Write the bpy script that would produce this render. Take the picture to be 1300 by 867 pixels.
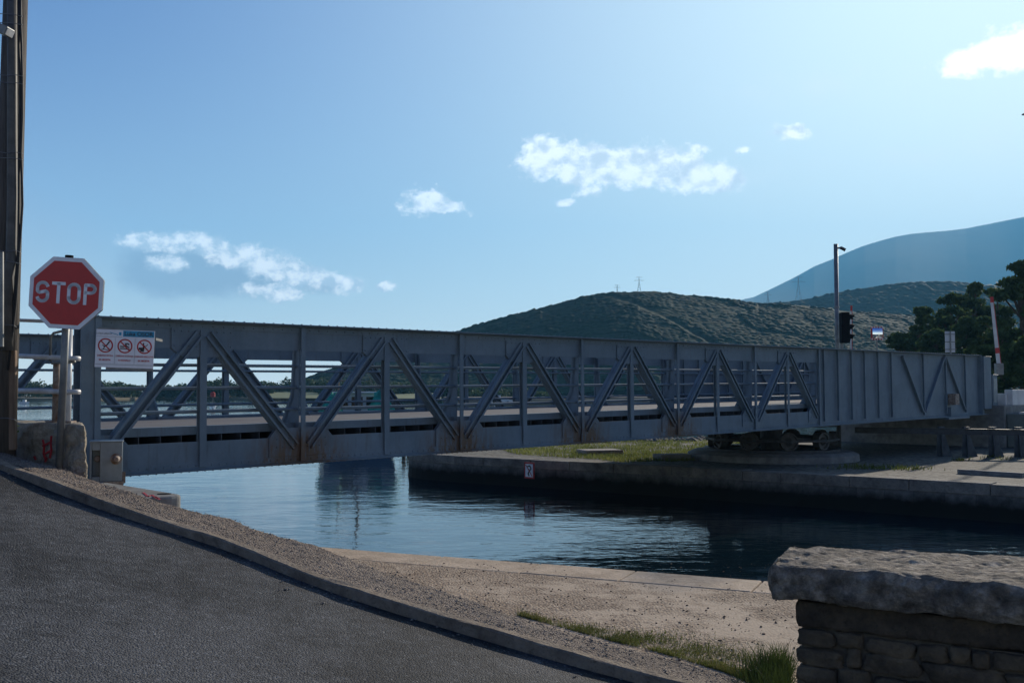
import bpy, bmesh, math, random
import numpy as np
from mathutils import Vector, Matrix, noise
R = math.radians
random.seed(7); RNG = np.random.default_rng(7)
scene = bpy.context.scene
for o in list(bpy.data.objects): bpy.data.objects.remove(o)
COL = scene.collection

# ------------------------------------------------------------------ camera, sky, sun, exposure
E = 2.57                      # eye height above the water
F = 1272.0; HZ = 496.0        # focal length and horizon row, in photo pixels
TH = math.atan((HZ-433.5)/F)
cam = bpy.data.objects.new('camera', bpy.data.cameras.new('camera')); COL.objects.link(cam)
cam.data.sensor_width = 36; cam.data.lens = 36*F/1300
cam.data.clip_start = .05; cam.data.clip_end = 20000
cam.location = (0, 0, E); cam.rotation_euler = (math.pi/2+TH, 0, 0)
scene.camera = cam
SUN_AZ, SUN_EL = R(33), R(20)
SUNV = Vector((math.sin(SUN_AZ)*math.cos(SUN_EL), math.cos(SUN_AZ)*math.cos(SUN_EL), math.sin(SUN_EL)))
world = bpy.data.worlds.new('World'); scene.world = world; world.use_nodes = True
sl = bpy.data.lights.new('sun', 'SUN'); sl.energy = 5.0; sl.angle = R(.6); sl.color = (1, .90, .76)
sun = bpy.data.objects.new('sun', sl); COL.objects.link(sun); sun.rotation_euler = SUNV.to_track_quat('Z', 'Y').to_euler()
sun.location = (20, 30, 40)
scene.view_settings.view_transform = 'Standard'; scene.view_settings.look = 'None'
scene.view_settings.gamma = 1; scene.view_settings.exposure = .32
scene.render.resolution_x = 1024; scene.render.resolution_y = 682
scene.cycles.max_bounces = 6; scene.cycles.volume_bounces = 0
SKY_STRENGTH = .068
HAZE_DENSITY = .000175

def ray(px, py):
    u = (px-650)/F; v = (433.5-py)/F
    return Vector((u, math.cos(TH)-v*math.sin(TH), math.sin(TH)+v*math.cos(TH)))
def P(px, py, Y):
    r = ray(px, py); r = r*(Y/r.y); return Vector((r.x, r.y, r.z+E))
def G(px, py, z):             # z relative to the eye
    r = ray(px, py); r = r*(z/r.z); return Vector((r.x, r.y, z+E))
RA, RB, RC = -1.60, -.181, .02          # the ramp plane (strip level), relative to the eye
def strip_z(x, y): return E+RA+RB*x+RC*y
def S(px, py, off=0):
    r = ray(px, py); k = (RA+off)/(r.z-RB*r.x-RC*r.y); return Vector((r.x*k, r.y*k, r.z*k+E))

def build_world():
    nt = world.node_tree; N = nt.nodes; Lk = nt.links; N.clear()
    out = N.new('ShaderNodeOutputWorld'); bg = N.new('ShaderNodeBackground'); bg.inputs[1].default_value = SKY_STRENGTH
    sky = N.new('ShaderNodeTexSky'); sky.sky_type = 'NISHITA'; sky.sun_disc = False
    sky.sun_elevation = SUN_EL; sky.sun_rotation = SUN_AZ; sky.air_density = 1.0; sky.dust_density = 0.5; sky.ozone_density = 2.5
    tc = N.new('ShaderNodeTexCoord'); sep = N.new('ShaderNodeSeparateXYZ'); Lk.new(tc.outputs['Generated'], sep.inputs[0])
    def m(op, a, b=None, c=None, clamp=False):
        n = N.new('ShaderNodeMath'); n.operation = op; n.use_clamp = clamp
        for i, v in enumerate((a, b, c)):
            if v is None: continue
            if isinstance(v, (int, float)): n.inputs[i].default_value = v
            else: Lk.new(v, n.inputs[i])
        return n.outputs[0]
    az = m('ARCTAN2', sep.outputs[0], sep.outputs[1]); el = m('ARCSINE', sep.outputs[2])
    cb = N.new('ShaderNodeCombineXYZ'); Lk.new(az, cb.inputs[0]); Lk.new(el, cb.inputs[1])
    def noi(sc, det, rough=.6, off=0):
        n = N.new('ShaderNodeTexNoise'); n.inputs['Scale'].default_value = sc; n.inputs['Detail'].default_value = det
        n.inputs['Roughness'].default_value = rough
        mp = N.new('ShaderNodeMapping'); mp.inputs['Location'].default_value = (off, off*.7, off*.3); mp.inputs['Scale'].default_value = (1, 1.25, 1)
        Lk.new(cb.outputs[0], mp.inputs[0]); Lk.new(mp.outputs[0], n.inputs['Vector']); return n.outputs[0]
    def blobs(lst):
        acc = None
        for (px, py, rx, ry, a) in lst:
            d = ray(px, py).normalized(); A = math.atan2(d.x, d.y); B = math.asin(d.z)
            dx = m('DIVIDE', m('SUBTRACT', az, A), rx/F); dy = m('DIVIDE', m('SUBTRACT', el, B), ry/F)
            q = m('ADD', m('MULTIPLY', dx, dx), m('MULTIPLY', dy, dy))
            v = m('MULTIPLY', m('SUBTRACT', 1.0, m('SQRT', q)), a)
            acc = v if acc is None else m('MAXIMUM', acc, v)
        return acc
    n1 = noi(38, 9, .62); n2 = noi(105, 6, .62, 3.1)
    def cover(lst, lo, hi, amp=1.5):
        b = blobs(lst)
        f = m('ADD', b, m('MULTIPLY', m('SUBTRACT', n1, .5), amp*1.5)); f = m('ADD', f, m('MULTIPLY', m('SUBTRACT', n2, .5), amp*.6))
        mr = N.new('ShaderNodeMapRange'); mr.interpolation_type = 'SMOOTHSTEP'; Lk.new(f, mr.inputs[0])
        mr.inputs[1].default_value = lo; mr.inputs[2].default_value = hi; return mr.outputs[0]
    white = cover([(540, 254, 36, 22, 1.1), (566, 266, 32, 11, .9), (692, 200, 44, 34, 1.3), (745, 212, 62, 38, 1.4), (805, 210, 66, 34, 1.4), (865, 214, 56, 34, 1.3), (912, 226, 46, 26, 1.),
                   (1003, 168, 26, 13, 1.1), (943, 191, 12, 7, 1.), (718, 257, 16, 6, .8)], .05, .62, 1.6)
    bright = cover([(1236, 76, 60, 27, 1.2), (1290, 64, 70, 34, 1.4)], .2, .75, 1.1)
    thin = cover([(1165, 200, 75, 22, 1.), (1260, 180, 80, 60, .9), (1040, 110, 200, 40, .7), (960, 225, 120, 40, .7)], .1, 1.5, .9)
    lefttop = cover([(190, 307, 34, 12, 1.), (233, 308, 42, 14, 1.1), (214, 336, 26, 12, 1.), (270, 314, 38, 15, 1.1), (305, 326, 42, 17, 1.1), (350, 340, 46, 18, 1.1), (395, 354, 44, 18, 1.1),
                     (438, 359, 30, 13, 1.), (487, 364, 16, 7, .9), (345, 370, 50, 12, .8)], -.15, .50, 1.6)
    leftgrey = cover([(205, 343, 66, 42, 1.4), (260, 345, 84, 42, 1.4), (330, 354, 95, 32, 1.3), (400, 362, 50, 16, .9)], .0, .75, .6)
    def mix(fac, a, b):
        n = N.new('ShaderNodeMix'); n.data_type = 'RGBA'; n.clamp_factor = True
        Lk.new(fac, n.inputs[0]); Lk.new(a, n.inputs[6])
        if isinstance(b, tuple): n.inputs[7].default_value = (*b, 1)
        else: Lk.new(b, n.inputs[7])
        return n.outputs[2]
    k = 1/SKY_STRENGTH/1.41
    c = sky.outputs[0]
    hsv = N.new('ShaderNodeHueSaturation'); hsv.inputs['Saturation'].default_value = 1.4; Lk.new(c, hsv.inputs['Color']); c = hsv.outputs[0]
    def vm(op, a, b):
        n = N.new('ShaderNodeVectorMath'); n.operation = op
        for i, v in enumerate((a, b)):
            if isinstance(v, tuple): n.inputs[i].default_value = v
            else: Lk.new(v, n.inputs[i])
        return n.outputs[0]
    y = vm('MULTIPLY', c, tuple(t/k for t in (.27, 1.14, 1.95)))
    gm = N.new('ShaderNodeGamma'); gm.inputs[1].default_value = 1.32; Lk.new(y, gm.inputs[0]); y = gm.outputs[0]
    y = vm('DIVIDE', y, vm('ADD', vm('MULTIPLY', y, (.75, .75, .75)), (1.0, 1.0, 1.0)))
    c = vm('MULTIPLY', y, (k, k, k))
    dt = N.new('ShaderNodeVectorMath'); dt.operation = 'DOT_PRODUCT'; Lk.new(tc.outputs['Generated'], dt.inputs[0]); dt.inputs[1].default_value = SUNV
    veil = m('MULTIPLY', m('POWER', m('MAXIMUM', dt.outputs['Value'], 0.0), 5.5), .92)
    low = m('MULTIPLY', m('EXPONENT', m('MULTIPLY', m('MAXIMUM', el, 0.0), -1/R(8.5))), .80)
    c = mix(veil, c, (1.22*k, 1.46*k, 1.52*k)); c = mix(low, c, (1.55*k, 1.62*k, 1.60*k))
    c = mix(m('MULTIPLY', thin, .30), c, (1.25*k, 1.32*k, 1.36*k))
    c = mix(m('MULTIPLY', leftgrey, .75), c, (.40*k, .52*k, .68*k))
    n4 = noi(70, 6, .6, 5.3)
    wl = N.new('ShaderNodeMix'); wl.data_type = 'RGBA'
    q4 = N.new('ShaderNodeMapRange'); q4.interpolation_type = 'SMOOTHSTEP'; Lk.new(n4, q4.inputs[0]); q4.inputs[1].default_value = .38; q4.inputs[2].default_value = .62
    Lk.new(q4.outputs[0], wl.inputs[0]); wl.inputs[6].default_value = (.80*k, .98*k, 1.15*k, 1); wl.inputs[7].default_value = (1.65*k, 1.72*k, 1.76*k, 1)
    c = mix(m('MULTIPLY', lefttop, .85), c, wl.outputs[2])
    n3 = noi(48, 5, .6, 7.7)
    def csmooth(v, lo, hi):
        q = N.new('ShaderNodeMapRange'); q.interpolation_type = 'SMOOTHSTEP'; Lk.new(v, q.inputs[0]); q.inputs[1].default_value = lo; q.inputs[2].default_value = hi; return q.outputs[0]
    lit = csmooth(n3, .36, .60)
    wc = N.new('ShaderNodeMix'); wc.data_type = 'RGBA'; Lk.new(lit, wc.inputs[0]); wc.inputs[6].default_value = (.95*k, 1.12*k, 1.28*k, 1); wc.inputs[7].default_value = (1.65*k, 1.75*k, 1.8*k, 1)
    c = mix(m('MULTIPLY', white, .90), c, wc.outputs[2])
    c = mix(m('MULTIPLY', bright, .97), c, (1.9*k, 1.9*k, 1.9*k))
    Lk.new(c, bg.inputs[0]); Lk.new(bg.outputs[0], out.inputs[0])
build_world()

# ------------------------------------------------------------------ helpers
def tag(o, label=None, cat=None, group=None, kind=None):
    if label: o['label'] = label
    if cat: o['category'] = cat
    if group: o['group'] = group
    if kind: o['kind'] = kind
    return o
def thing(name, loc, label, cat, rz=0, group=None):
    o = bpy.data.objects.new(name, None); COL.objects.link(o); o.location = loc; o.rotation_euler = (0, 0, rz)
    o.empty_display_size = .1
    return tag(o, label, cat, group)
def dup(root, loc, rz=None, label=None, scale=None):
    r = root.copy(); COL.objects.link(r); r.location = loc
    if rz is not None: r.rotation_euler = (r.rotation_euler[0], r.rotation_euler[1], rz)
    if scale: r.scale = (scale,)*3 if isinstance(scale, (int, float)) else scale
    if label: r['label'] = label
    for ch in root.children:
        c = ch.copy(); COL.objects.link(c); c.parent = r
        for g in ch.children:
            d = g.copy(); COL.objects.link(d); d.parent = c
    return r
class MB:
    """collects shapes; build() links them as one mesh object"""
    def __init__(s, org=(0, 0, 0)): s.v = []; s.f = []; s.org = Vector(org)
    def add(s, vs, fs):
        b = len(s.v); s.v += [tuple(Vector(v)-s.org) for v in vs]; s.f += [tuple(b+i for i in f) for f in fs]; return s
    def box(s, x0, x1, y0, y1, z0, z1, M=None):
        vs = [Vector((x, y, z)) for z in (z0, z1) for y in (y0, y1) for x in (x0, x1)]
        if M: vs = [M @ v for v in vs]
        return s.add(vs, [(0, 2, 3, 1), (4, 5, 7, 6), (0, 1, 5, 4), (2, 6, 7, 3), (0, 4, 6, 2), (1, 3, 7, 5)])
    def beam(s, p0, p1, w, h, up=(0, 0, 1)):
        p0 = Vector(p0); p1 = Vector(p1); d = (p1-p0).normalized(); sd = d.cross(Vector(up)).normalized(); u = sd.cross(d)
        vs = [p+sd*(w/2*a)+u*(h/2*b) for p in (p0, p1) for (a, b) in ((-1, -1), (1, -1), (1, 1), (-1, 1))]
        return s.add(vs, [(0, 1, 2, 3), (7, 6, 5, 4), (0, 4, 5, 1), (1, 5, 6, 2), (2, 6, 7, 3), (3, 7, 4, 0)])
    def tube(s, pts, r, n=10, cap=True):
        pts = [Vector(p) for p in pts]; rs = r if isinstance(r, (list, tuple)) else [r]*len(pts); vs = []; fs = []
        up = None
        for i, p in enumerate(pts):
            d = (pts[min(i+1, len(pts)-1)]-pts[max(i-1, 0)]).normalized()
            if up is None:
                up = Vector((0, 0, 1)) if abs(d.z) < .9 else Vector((1, 0, 0))
            a = d.cross(up).normalized(); b = a.cross(d); up = b
            vs += [p+(a*math.cos(t)+b*math.sin(t))*rs[i] for t in [2*math.pi*k/n for k in range(n)]]
        for i in range(len(pts)-1):
            for k in range(n): fs.append((i*n+k, i*n+(k+1) % n, (i+1)*n+(k+1) % n, (i+1)*n+k))
        if cap: fs += [tuple(range(n)), tuple((len(pts)-1)*n+k for k in reversed(range(n)))]
        return s.add(vs, fs)
    def lathe(s, prof, M=None, n=32, cap=True):   # profile (r,z)
        vs = []; fs = []
        for (r, z) in prof: vs += [Vector((r*math.cos(2*math.pi*k/n), r*math.sin(2*math.pi*k/n), z)) for k in range(n)]
        if M: vs = [M @ v for v in vs]
        for i in range(len(prof)-1):
            for k in range(n): fs.append((i*n+k, i*n+(k+1) % n, (i+1)*n+(k+1) % n, (i+1)*n+k))
        if cap: fs += [tuple(reversed(range(n))), tuple((len(prof)-1)*n+k for k in range(n))]
        return s.add(vs, fs)
    def prism(s, poly, ext, M=None):              # poly 3D points, extruded by vector ext
        poly = [Vector(p) for p in poly]; ext = Vector(ext); n = len(poly); vs = poly+[p+ext for p in poly]
        if M: vs = [M @ v for v in vs]
        fs = [tuple(range(n)), tuple(reversed(range(n, 2*n)))]+[(i, n+i, n+(i+1) % n, (i+1) % n) for i in range(n)]
        return s.add(vs, fs)
    def dome(s, c, nrm, r):                       # a rivet head
        c = Vector(c); nrm = Vector(nrm).normalized(); a = nrm.orthogonal().normalized(); b = nrm.cross(a); vs = []
        for (k, h) in ((1, 0), (.75, .6)): vs += [c+(a*math.cos(t)+b*math.sin(t))*r*k+nrm*r*h for t in [math.pi/3*q for q in range(6)]]
        vs.append(c+nrm*r*.85)
        return s.add(vs, [(i, (i+1) % 6, 6+(i+1) % 6, 6+i) for i in range(6)]+[(6+i, 6+(i+1) % 6, 12) for i in range(6)])
    def build(s, name, mat, parent=None, label=None, smooth=False, bevel=0, kind=None):
        me = bpy.data.meshes.new(name); me.from_pydata(s.v, [], s.f); me.update()
        bm = bmesh.new(); bm.from_mesh(me); bmesh.ops.recalc_face_normals(bm, faces=bm.faces); bm.to_mesh(me); bm.free()
        o = bpy.data.objects.new(name, me); COL.objects.link(o)
        if mat: me.materials.append(mat)
        if parent: o.parent = parent
        else: o.location = s.org
        if label: o['label'] = label
        if kind: o['kind'] = kind
        if smooth:
            for p in me.polygons: p.use_smooth = True
        if bevel:
            b = o.modifiers.new('bevel', 'BEVEL'); b.width = bevel; b.segments = 2; b.limit_method = 'ANGLE'
        return o
def np_mesh(name, v, f, mat, smooth=False, parent=None):
    me = bpy.data.meshes.new(name); v = np.asarray(v, dtype=np.float32); f = np.asarray(f, dtype=np.int32); k = f.shape[1]
    me.vertices.add(len(v)); me.vertices.foreach_set('co', v.ravel()); me.loops.add(f.size); me.loops.foreach_set('vertex_index', f.ravel())
    me.polygons.add(len(f)); me.polygons.foreach_set('loop_start', np.arange(0, f.size, k, dtype=np.int32))
    me.polygons.foreach_set('loop_total', np.full(len(f), k, dtype=np.int32))
    if smooth: me.polygons.foreach_set('use_smooth', np.ones(len(f), dtype=bool))
    me.update(calc_edges=True); me.validate()
    o = bpy.data.objects.new(name, me); COL.objects.link(o); me.materials.append(mat)
    if parent: o.parent = parent
    return o

# ---- materials
def ramp(nt, fac, stops):
    n = nt.nodes.new('ShaderNodeValToRGB'); nt.links.new(fac, n.inputs[0]); els = n.color_ramp.elements
    while len(els) < len(stops): els.new(.5)
    for e, (p, c) in zip(els, stops): e.position = p; e.color = (*c, 1) if len(c) == 3 else c
    return n.outputs[0]
def noise_n(nt, vec, scale, detail=5, rough=.6, stretch=None):
    if stretch:
        mp = nt.nodes.new('ShaderNodeMapping'); mp.inputs['Scale'].default_value = stretch; nt.links.new(vec, mp.inputs[0]); vec = mp.outputs[0]
    n = nt.nodes.new('ShaderNodeTexNoise'); n.inputs['Scale'].default_value = scale; n.inputs['Detail'].default_value = detail
    n.inputs['Roughness'].default_value = rough; nt.links.new(vec, n.inputs['Vector']); return n.outputs[0]
def vor(nt, vec, scale, feature='F1', out=0):
    n = nt.nodes.new('ShaderNodeTexVoronoi'); n.feature = feature; n.inputs['Scale'].default_value = scale; nt.links.new(vec, n.inputs['Vector']); return n.outputs[out]
def mixc(nt, fac, a, b, mode='MIX'):
    n = nt.nodes.new('ShaderNodeMix'); n.data_type = 'RGBA'; n.blend_type = mode
    for i, v in ((0, fac), (6, a), (7, b)):
        if isinstance(v, (int, float)): n.inputs[i].default_value = v
        elif isinstance(v, tuple): n.inputs[i].default_value = (*v, 1)
        else: nt.links.new(v, n.inputs[i])
    return n.outputs[2]
def mathn(nt, op, a, b=0):
    n = nt.nodes.new('ShaderNodeMath'); n.operation = op
    for i, v in enumerate((a, b)):
        if isinstance(v, (int, float)): n.inputs[i].default_value = v
        else: nt.links.new(v, n.inputs[i])
    return n.outputs[0]
def base_mat(name, rough=.8, metal=0, spec=.4):
    m = bpy.data.materials.new(name); m.use_nodes = True; nt = m.node_tree; b = nt.nodes['Principled BSDF']
    b.inputs['Roughness'].default_value = rough; b.inputs['Metallic'].default_value = metal; b.inputs['Specular IOR Level'].default_value = spec
    tc = nt.nodes.new('ShaderNodeTexCoord'); return m, nt, b, tc.outputs['Object']
def set_bump(nt, b, h, strength, dist):
    n = nt.nodes.new('ShaderNodeBump'); n.inputs['Strength'].default_value = strength; n.inputs['Distance'].default_value = dist
    nt.links.new(h, n.inputs['Height']); nt.links.new(n.outputs[0], b.inputs['Normal'])
def mat(name, c1, c2=None, scale=4, rough=.7, bump=.2, bscale=None, dist=.005, metal=0, spec=.4, detail=6, lo=.35, hi=.65, stretch=None):
    m, nt, b, v = base_mat(name, rough, metal, spec)
    c2 = c2 or tuple(x*.75 for x in c1)
    n = noise_n(nt, v, scale, detail, .65, stretch); nt.links.new(ramp(nt, n, [(lo, c2), (hi, c1)]), b.inputs['Base Color'])
    if bump: set_bump(nt, b, noise_n(nt, v, bscale or scale*8, 4, .6, stretch), bump, dist)
    return m

M = {}
M['galv'] = mat('galvanised_steel', (.20, .205, .20), (.12, .125, .125), 9, .45, .1, metal=.3)
M['white_steel'] = mat('white_painted_steel', (.55, .56, .57), (.38, .38, .38), 7, .4, .1)
M['rusty'] = mat('rusty_steel', (.30, .26, .22), (.16, .09, .05), 14, .7, .2)
M['dark_steel'] = mat('dark_steel', (.05, .055, .06), (.025, .025, .028), 8, .6, .2)
M['black'] = mat('black_plastic', (.012, .013, .014), (.008, .009, .010), 8, .85, 0, spec=.1)
M['rubber'] = mat('black_rubber', (.012, .012, .012), (.02, .02, .02), 8, .6, 0)
M['red'] = mat('red_sheeting', (.44, .014, .018), (.38, .012, .016), 12, .4, 0)
M['signwhite'] = mat('white_sheeting', (.66, .68, .72), (.58, .60, .64), 12, .4, 0)
M['redpaint'] = mat('red_paint', (.45, .03, .03), (.30, .02, .02), 12, .5, 0)
M['signblue'] = mat('sign_blue', (.03, .28, .45), (.03, .24, .40), 12, .4, 0)
M['signblack'] = mat('sign_black', (.02, .02, .025), (.02, .02, .02), 12, .4, 0)
M['wood'] = mat('weathered_wood', (.10, .085, .07), (.045, .038, .032), 3, .85, .7, 10, .02, stretch=(6, 6, .6))
M['brownwood'] = mat('brown_timber', (.22, .14, .085), (.10, .06, .035), 4, .8, .6, 12, .01, stretch=(6, 6, .5))
M['concrete'] = mat('concrete', (0.223, 0.217, 0.198), (0.124, 0.118, 0.108), 3.5, .9, .5, 40, .01)
M['palewhite'] = mat('white_concrete', (.62, .61, .58), (.45, .44, .42), 2, .8, .2)
M['box_paint'] = mat('grey_green_paint', (.24, .27, .27), (.17, .19, .19), 5, .5, .1)
M['green_net'] = mat('green_net', (.03, .33, .25), (.015, .18, .13), 3, .8, .6, 9, .05)
M['boatwhite'] = mat('boat_white', (.6, .62, .62), (.45, .47, .48), 2, .4, 0)
M['boatblue'] = mat('boat_blue_hull', (.04, .09, .16), (.03, .06, .11), 2, .4, 0)
M['darkglass'] = mat('dark_glass', (.01, .014, .018), (.01, .012, .015), 2, .1, 0, spec=.6)
M['mirror'] = mat('mirror_glass', (.85, .87, .9), (.8, .82, .85), 2, .04, 0, metal=1)
M['bark'] = mat('bark', (.12, .085, .06), (.05, .035, .025), 5, .9, .7, 20, .03, stretch=(3, 3, .6))
M['rooftile'] = mat('roof_tile', (.42, .30, .24), (.30, .20, .15), 1, .8, 0)
M['plaster'] = mat('plaster', (.55, .50, .42), (.45, .41, .34), .6, .8, 0)

def foliage(name, c1, c2, scale):
    m, nt, b, v = base_mat(name, .75, 0, .25)
    n = noise_n(nt, v, scale, 4, .6); nt.links.new(ramp(nt, n, [(.36, c2), (.64, c1)]), b.inputs['Base Color'])
    try: b.inputs['Subsurface Weight'].default_value = 0
    except Exception: pass
    tr = nt.nodes.new('ShaderNodeBsdfTranslucent'); nt.links.new(ramp(nt, n, [(.36, tuple(x*.9 for x in c2)), (.64, tuple(x*1.2 for x in c1))]), tr.inputs[0])
    mx = nt.nodes.new('ShaderNodeMixShader'); mx.inputs[0].default_value = .3
    nt.links.new(b.outputs[0], mx.inputs[1]); nt.links.new(tr.outputs[0], mx.inputs[2]); nt.links.new(mx.outputs[0], nt.nodes['Material Output'].inputs[0])
    return m
M['pine'] = foliage('pine_foliage', (.075, .11, .035), (.035, .06, .02), .9)
M['shorewood'] = foliage('shore_foliage', (.06, .085, .03), (.025, .045, .02), .12)
M['grass'] = foliage('grass_blades', (.13, .15, .03), (.07, .09, .02), 1.2)
M['drygrass'] = foliage('dry_grass_blades', (.20, .18, .07), (.09, .11, .03), .8)
M['bankgrass'] = foliage('bank_grass_blades', (.23, .24, .07), (.11, .14, .035), .8)
M['tuft'] = foliage('tuft_blades', (.06, .085, .02), (.025, .045, .012), 3)
M['weed'] = foliage('weed_leaves', (.16, .22, .05), (.10, .15, .03), 6)

def bridge_paint():
    m, nt, b, v = base_mat('blue_grey_bridge_paint', .6, 0, .25)
    base = ramp(nt, noise_n(nt, v, 1.3, 6, .7), [(.3, (.100, .138, .168)), (.7, (.165, .208, .240))])
    streak = ramp(nt, noise_n(nt, v, 5, 5, .7, (2.5, 2.5, .35)), [(.55, (0, 0, 0)), (.75, (1, 1, 1))])
    base = mixc(nt, mathn(nt, 'MULTIPLY', streak, .5), base, (.085, .078, .066))
    # rust near the lower joints: every second panel point of the truss
    sep = nt.nodes.new('ShaderNodeSeparateXYZ'); nt.links.new(v, sep.inputs[0])
    ph = mathn(nt, 'PINGPONG', sep.outputs[0], LP)             # 0 at even panel points
    near = mathn(nt, 'MAXIMUM', 0.0, mathn(nt, 'SUBTRACT', 1.0, mathn(nt, 'DIVIDE', ph, .95)))
    low = mathn(nt, 'MAXIMUM', 0.0, mathn(nt, 'SUBTRACT', .6, mathn(nt, 'MULTIPLY', mathn(nt, 'ADD', sep.outputs[2], .30), 1.6)))
    rn = noise_n(nt, v, 6, 6, .75, (2.2, 2.2, .5))
    f = mathn(nt, 'MULTIPLY', mathn(nt, 'MULTIPLY', near, low), mathn(nt, 'MULTIPLY', mathn(nt, 'SUBTRACT', rn, .36), 9.0))
    inside = mathn(nt, 'MULTIPLY', mathn(nt, 'GREATER_THAN', sep.outputs[0], 1.7), mathn(nt, 'LESS_THAN', sep.outputs[0], 14.2))
    f = mathn(nt, 'MULTIPLY', f, inside)
    cl = nt.nodes.new('ShaderNodeClamp'); nt.links.new(f, cl.inputs[0]); cl.inputs[2].default_value = .85
    base = mixc(nt, cl.outputs[0], base, (.13, .068, .026))
    sp = ramp(nt, noise_n(nt, v, 26, 3, .7), [(.66, (0, 0, 0)), (.74, (1, 1, 1))])
    base = mixc(nt, mathn(nt, 'MULTIPLY', sp, .35), base, (.12, .07, .04))
    nt.links.new(base, b.inputs['Base Color']); set_bump(nt, b, noise_n(nt, v, 9, 4, .6), .12, .02)
    return m
LP = 1.514                    # panel length of the truss
M['steel'] = bridge_paint()

def deck_mat():
    m, nt, b, v = base_mat('worn_deck_planks', .85, 0, .3)
    base = ramp(nt, noise_n(nt, v, 1.2, 6, .7, (.35, 5, 1)), [(.3, (.10, .092, .09)), (.7, (.20, .18, .17))])
    w = nt.nodes.new('ShaderNodeTexWave'); w.bands_direction = 'Y'; w.inputs['Scale'].default_value = 1.25; nt.links.new(v, w.inputs['Vector'])
    g = ramp(nt, w.outputs[1], [(.02, (0, 0, 0)), (.12, (1, 1, 1))])
    base = mixc(nt, g, (.06, .055, .05), base); nt.links.new(base, b.inputs['Base Color']); set_bump(nt, b, g, .5, .02)
    return m
M['deck'] = deck_mat()

def stone_mat(name, c1, c2, c3, scale=3, bs=24, bstr=.7, dist=.02, spots=True):
    m, nt, b, v = base_mat(name, .92, 0, .2)
    base = ramp(nt, noise_n(nt, v, scale, 7, .7), [(.28, c3), (.5, c2), (.72, c1)])
    if spots:
        sp = ramp(nt, noise_n(nt, v, scale*6, 5, .7), [(.56, (0, 0, 0)), (.70, (1, 1, 1))])
        base = mixc(nt, mathn(nt, 'MULTIPLY', sp, .6), base, tuple(x*.35 for x in c2))
    nt.links.new(base, b.inputs['Base Color'])
    h = mathn(nt, 'ADD', noise_n(nt, v, bs, 6, .7), mathn(nt, 'MULTIPLY', vor(nt, v, bs*.6), .5)); set_bump(nt, b, h, bstr, dist)
    return m
M['slab'] = stone_mat('lichened_limestone_slab', (.62, .52, .40), (.23, .19, .145), (.030, .027, .022), 9, 34, 1.0, .04)
M['stonepier'] = stone_mat('pale_rough_limestone', (.60, .52, .40), (.42, .36, .27), (.20, .155, .11), 7, 38, 1.0, .05, False)
M['coping'] = stone_mat('worn_limestone_coping', (.60, .46, .325), (.46, .35, .24), (.27, .195, .13), 2.6, 45, .7, .012)
M['kerb'] = stone_mat('kerb_concrete', (.34, .275, .20), (.23, .18, .13), (.12, .09, .065), 6, 60, 1.0, .012)

def rubble(name, c1, c2, mortar, scale, dark=None):
    m, nt, b, v = base_mat(name, .95, 0, .2)
    vo = v; mp = nt.nodes.new('ShaderNodeMapping'); mp.inputs['Scale'].default_value = (1, 1, 1.7); nt.links.new(v, mp.inputs[0]); v = mp.outputs[0]
    d = vor(nt, v, scale, 'DISTANCE_TO_EDGE'); cc = vor(nt, v, scale, 'F1', 1)
    sepc = nt.nodes.new('ShaderNodeSeparateColor'); nt.links.new(cc, sepc.inputs[0])
    base = mixc(nt, sepc.outputs[0], c1, c2)
    base = mixc(nt, .5, base, ramp(nt, noise_n(nt, v, scale*4, 6, .7), [(.3, tuple(x*.4 for x in c2)), (.7, tuple(min(1, x*1.4) for x in c1))]))
    e = ramp(nt, d, [(.015, (0, 0, 0)), (.06, (1, 1, 1))]); base = mixc(nt, e, mortar, base)
    if dark:       # weed and tide stain below a height (object z)
        sep = nt.nodes.new('ShaderNodeSeparateXYZ'); nt.links.new(v, sep.inputs[0])
        t = mathn(nt, 'ADD', sep.outputs[2], mathn(nt, 'MULTIPLY', noise_n(nt, v, 3, 4, .6), .25))
        mr = nt.nodes.new('ShaderNodeMapRange'); nt.links.new(t, mr.inputs[0]); mr.inputs[1].default_value = dark-.08; mr.inputs[2].default_value = dark+.12
        base = mixc(nt, mr.outputs[0], (.02, .02, .012), base)
    nt.links.new(base, b.inputs['Base Color'])
    set_bump(nt, b, mathn(nt, 'ADD', e, mathn(nt, 'MULTIPLY', noise_n(nt, v, scale*6, 5, .7), .6)), .8, .03)
    return m
M['oldcoping'] = stone_mat('old_quay_stone', (.30, .27, .22), (.19, .17, .14), (.08, .075, .065), 2.5, 22, .8, .02)
M['rubblestone'] = stone_mat('rubble_stone', (.23, .165, .095), (.12, .088, .055), (.050, .038, .026), 5, 40, .9, .02, False)
M['rubble'] = rubble('rubble_masonry', (.120, .085, .050), (.060, .046, .030), (.048, .037, .026), 5.5)

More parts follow.
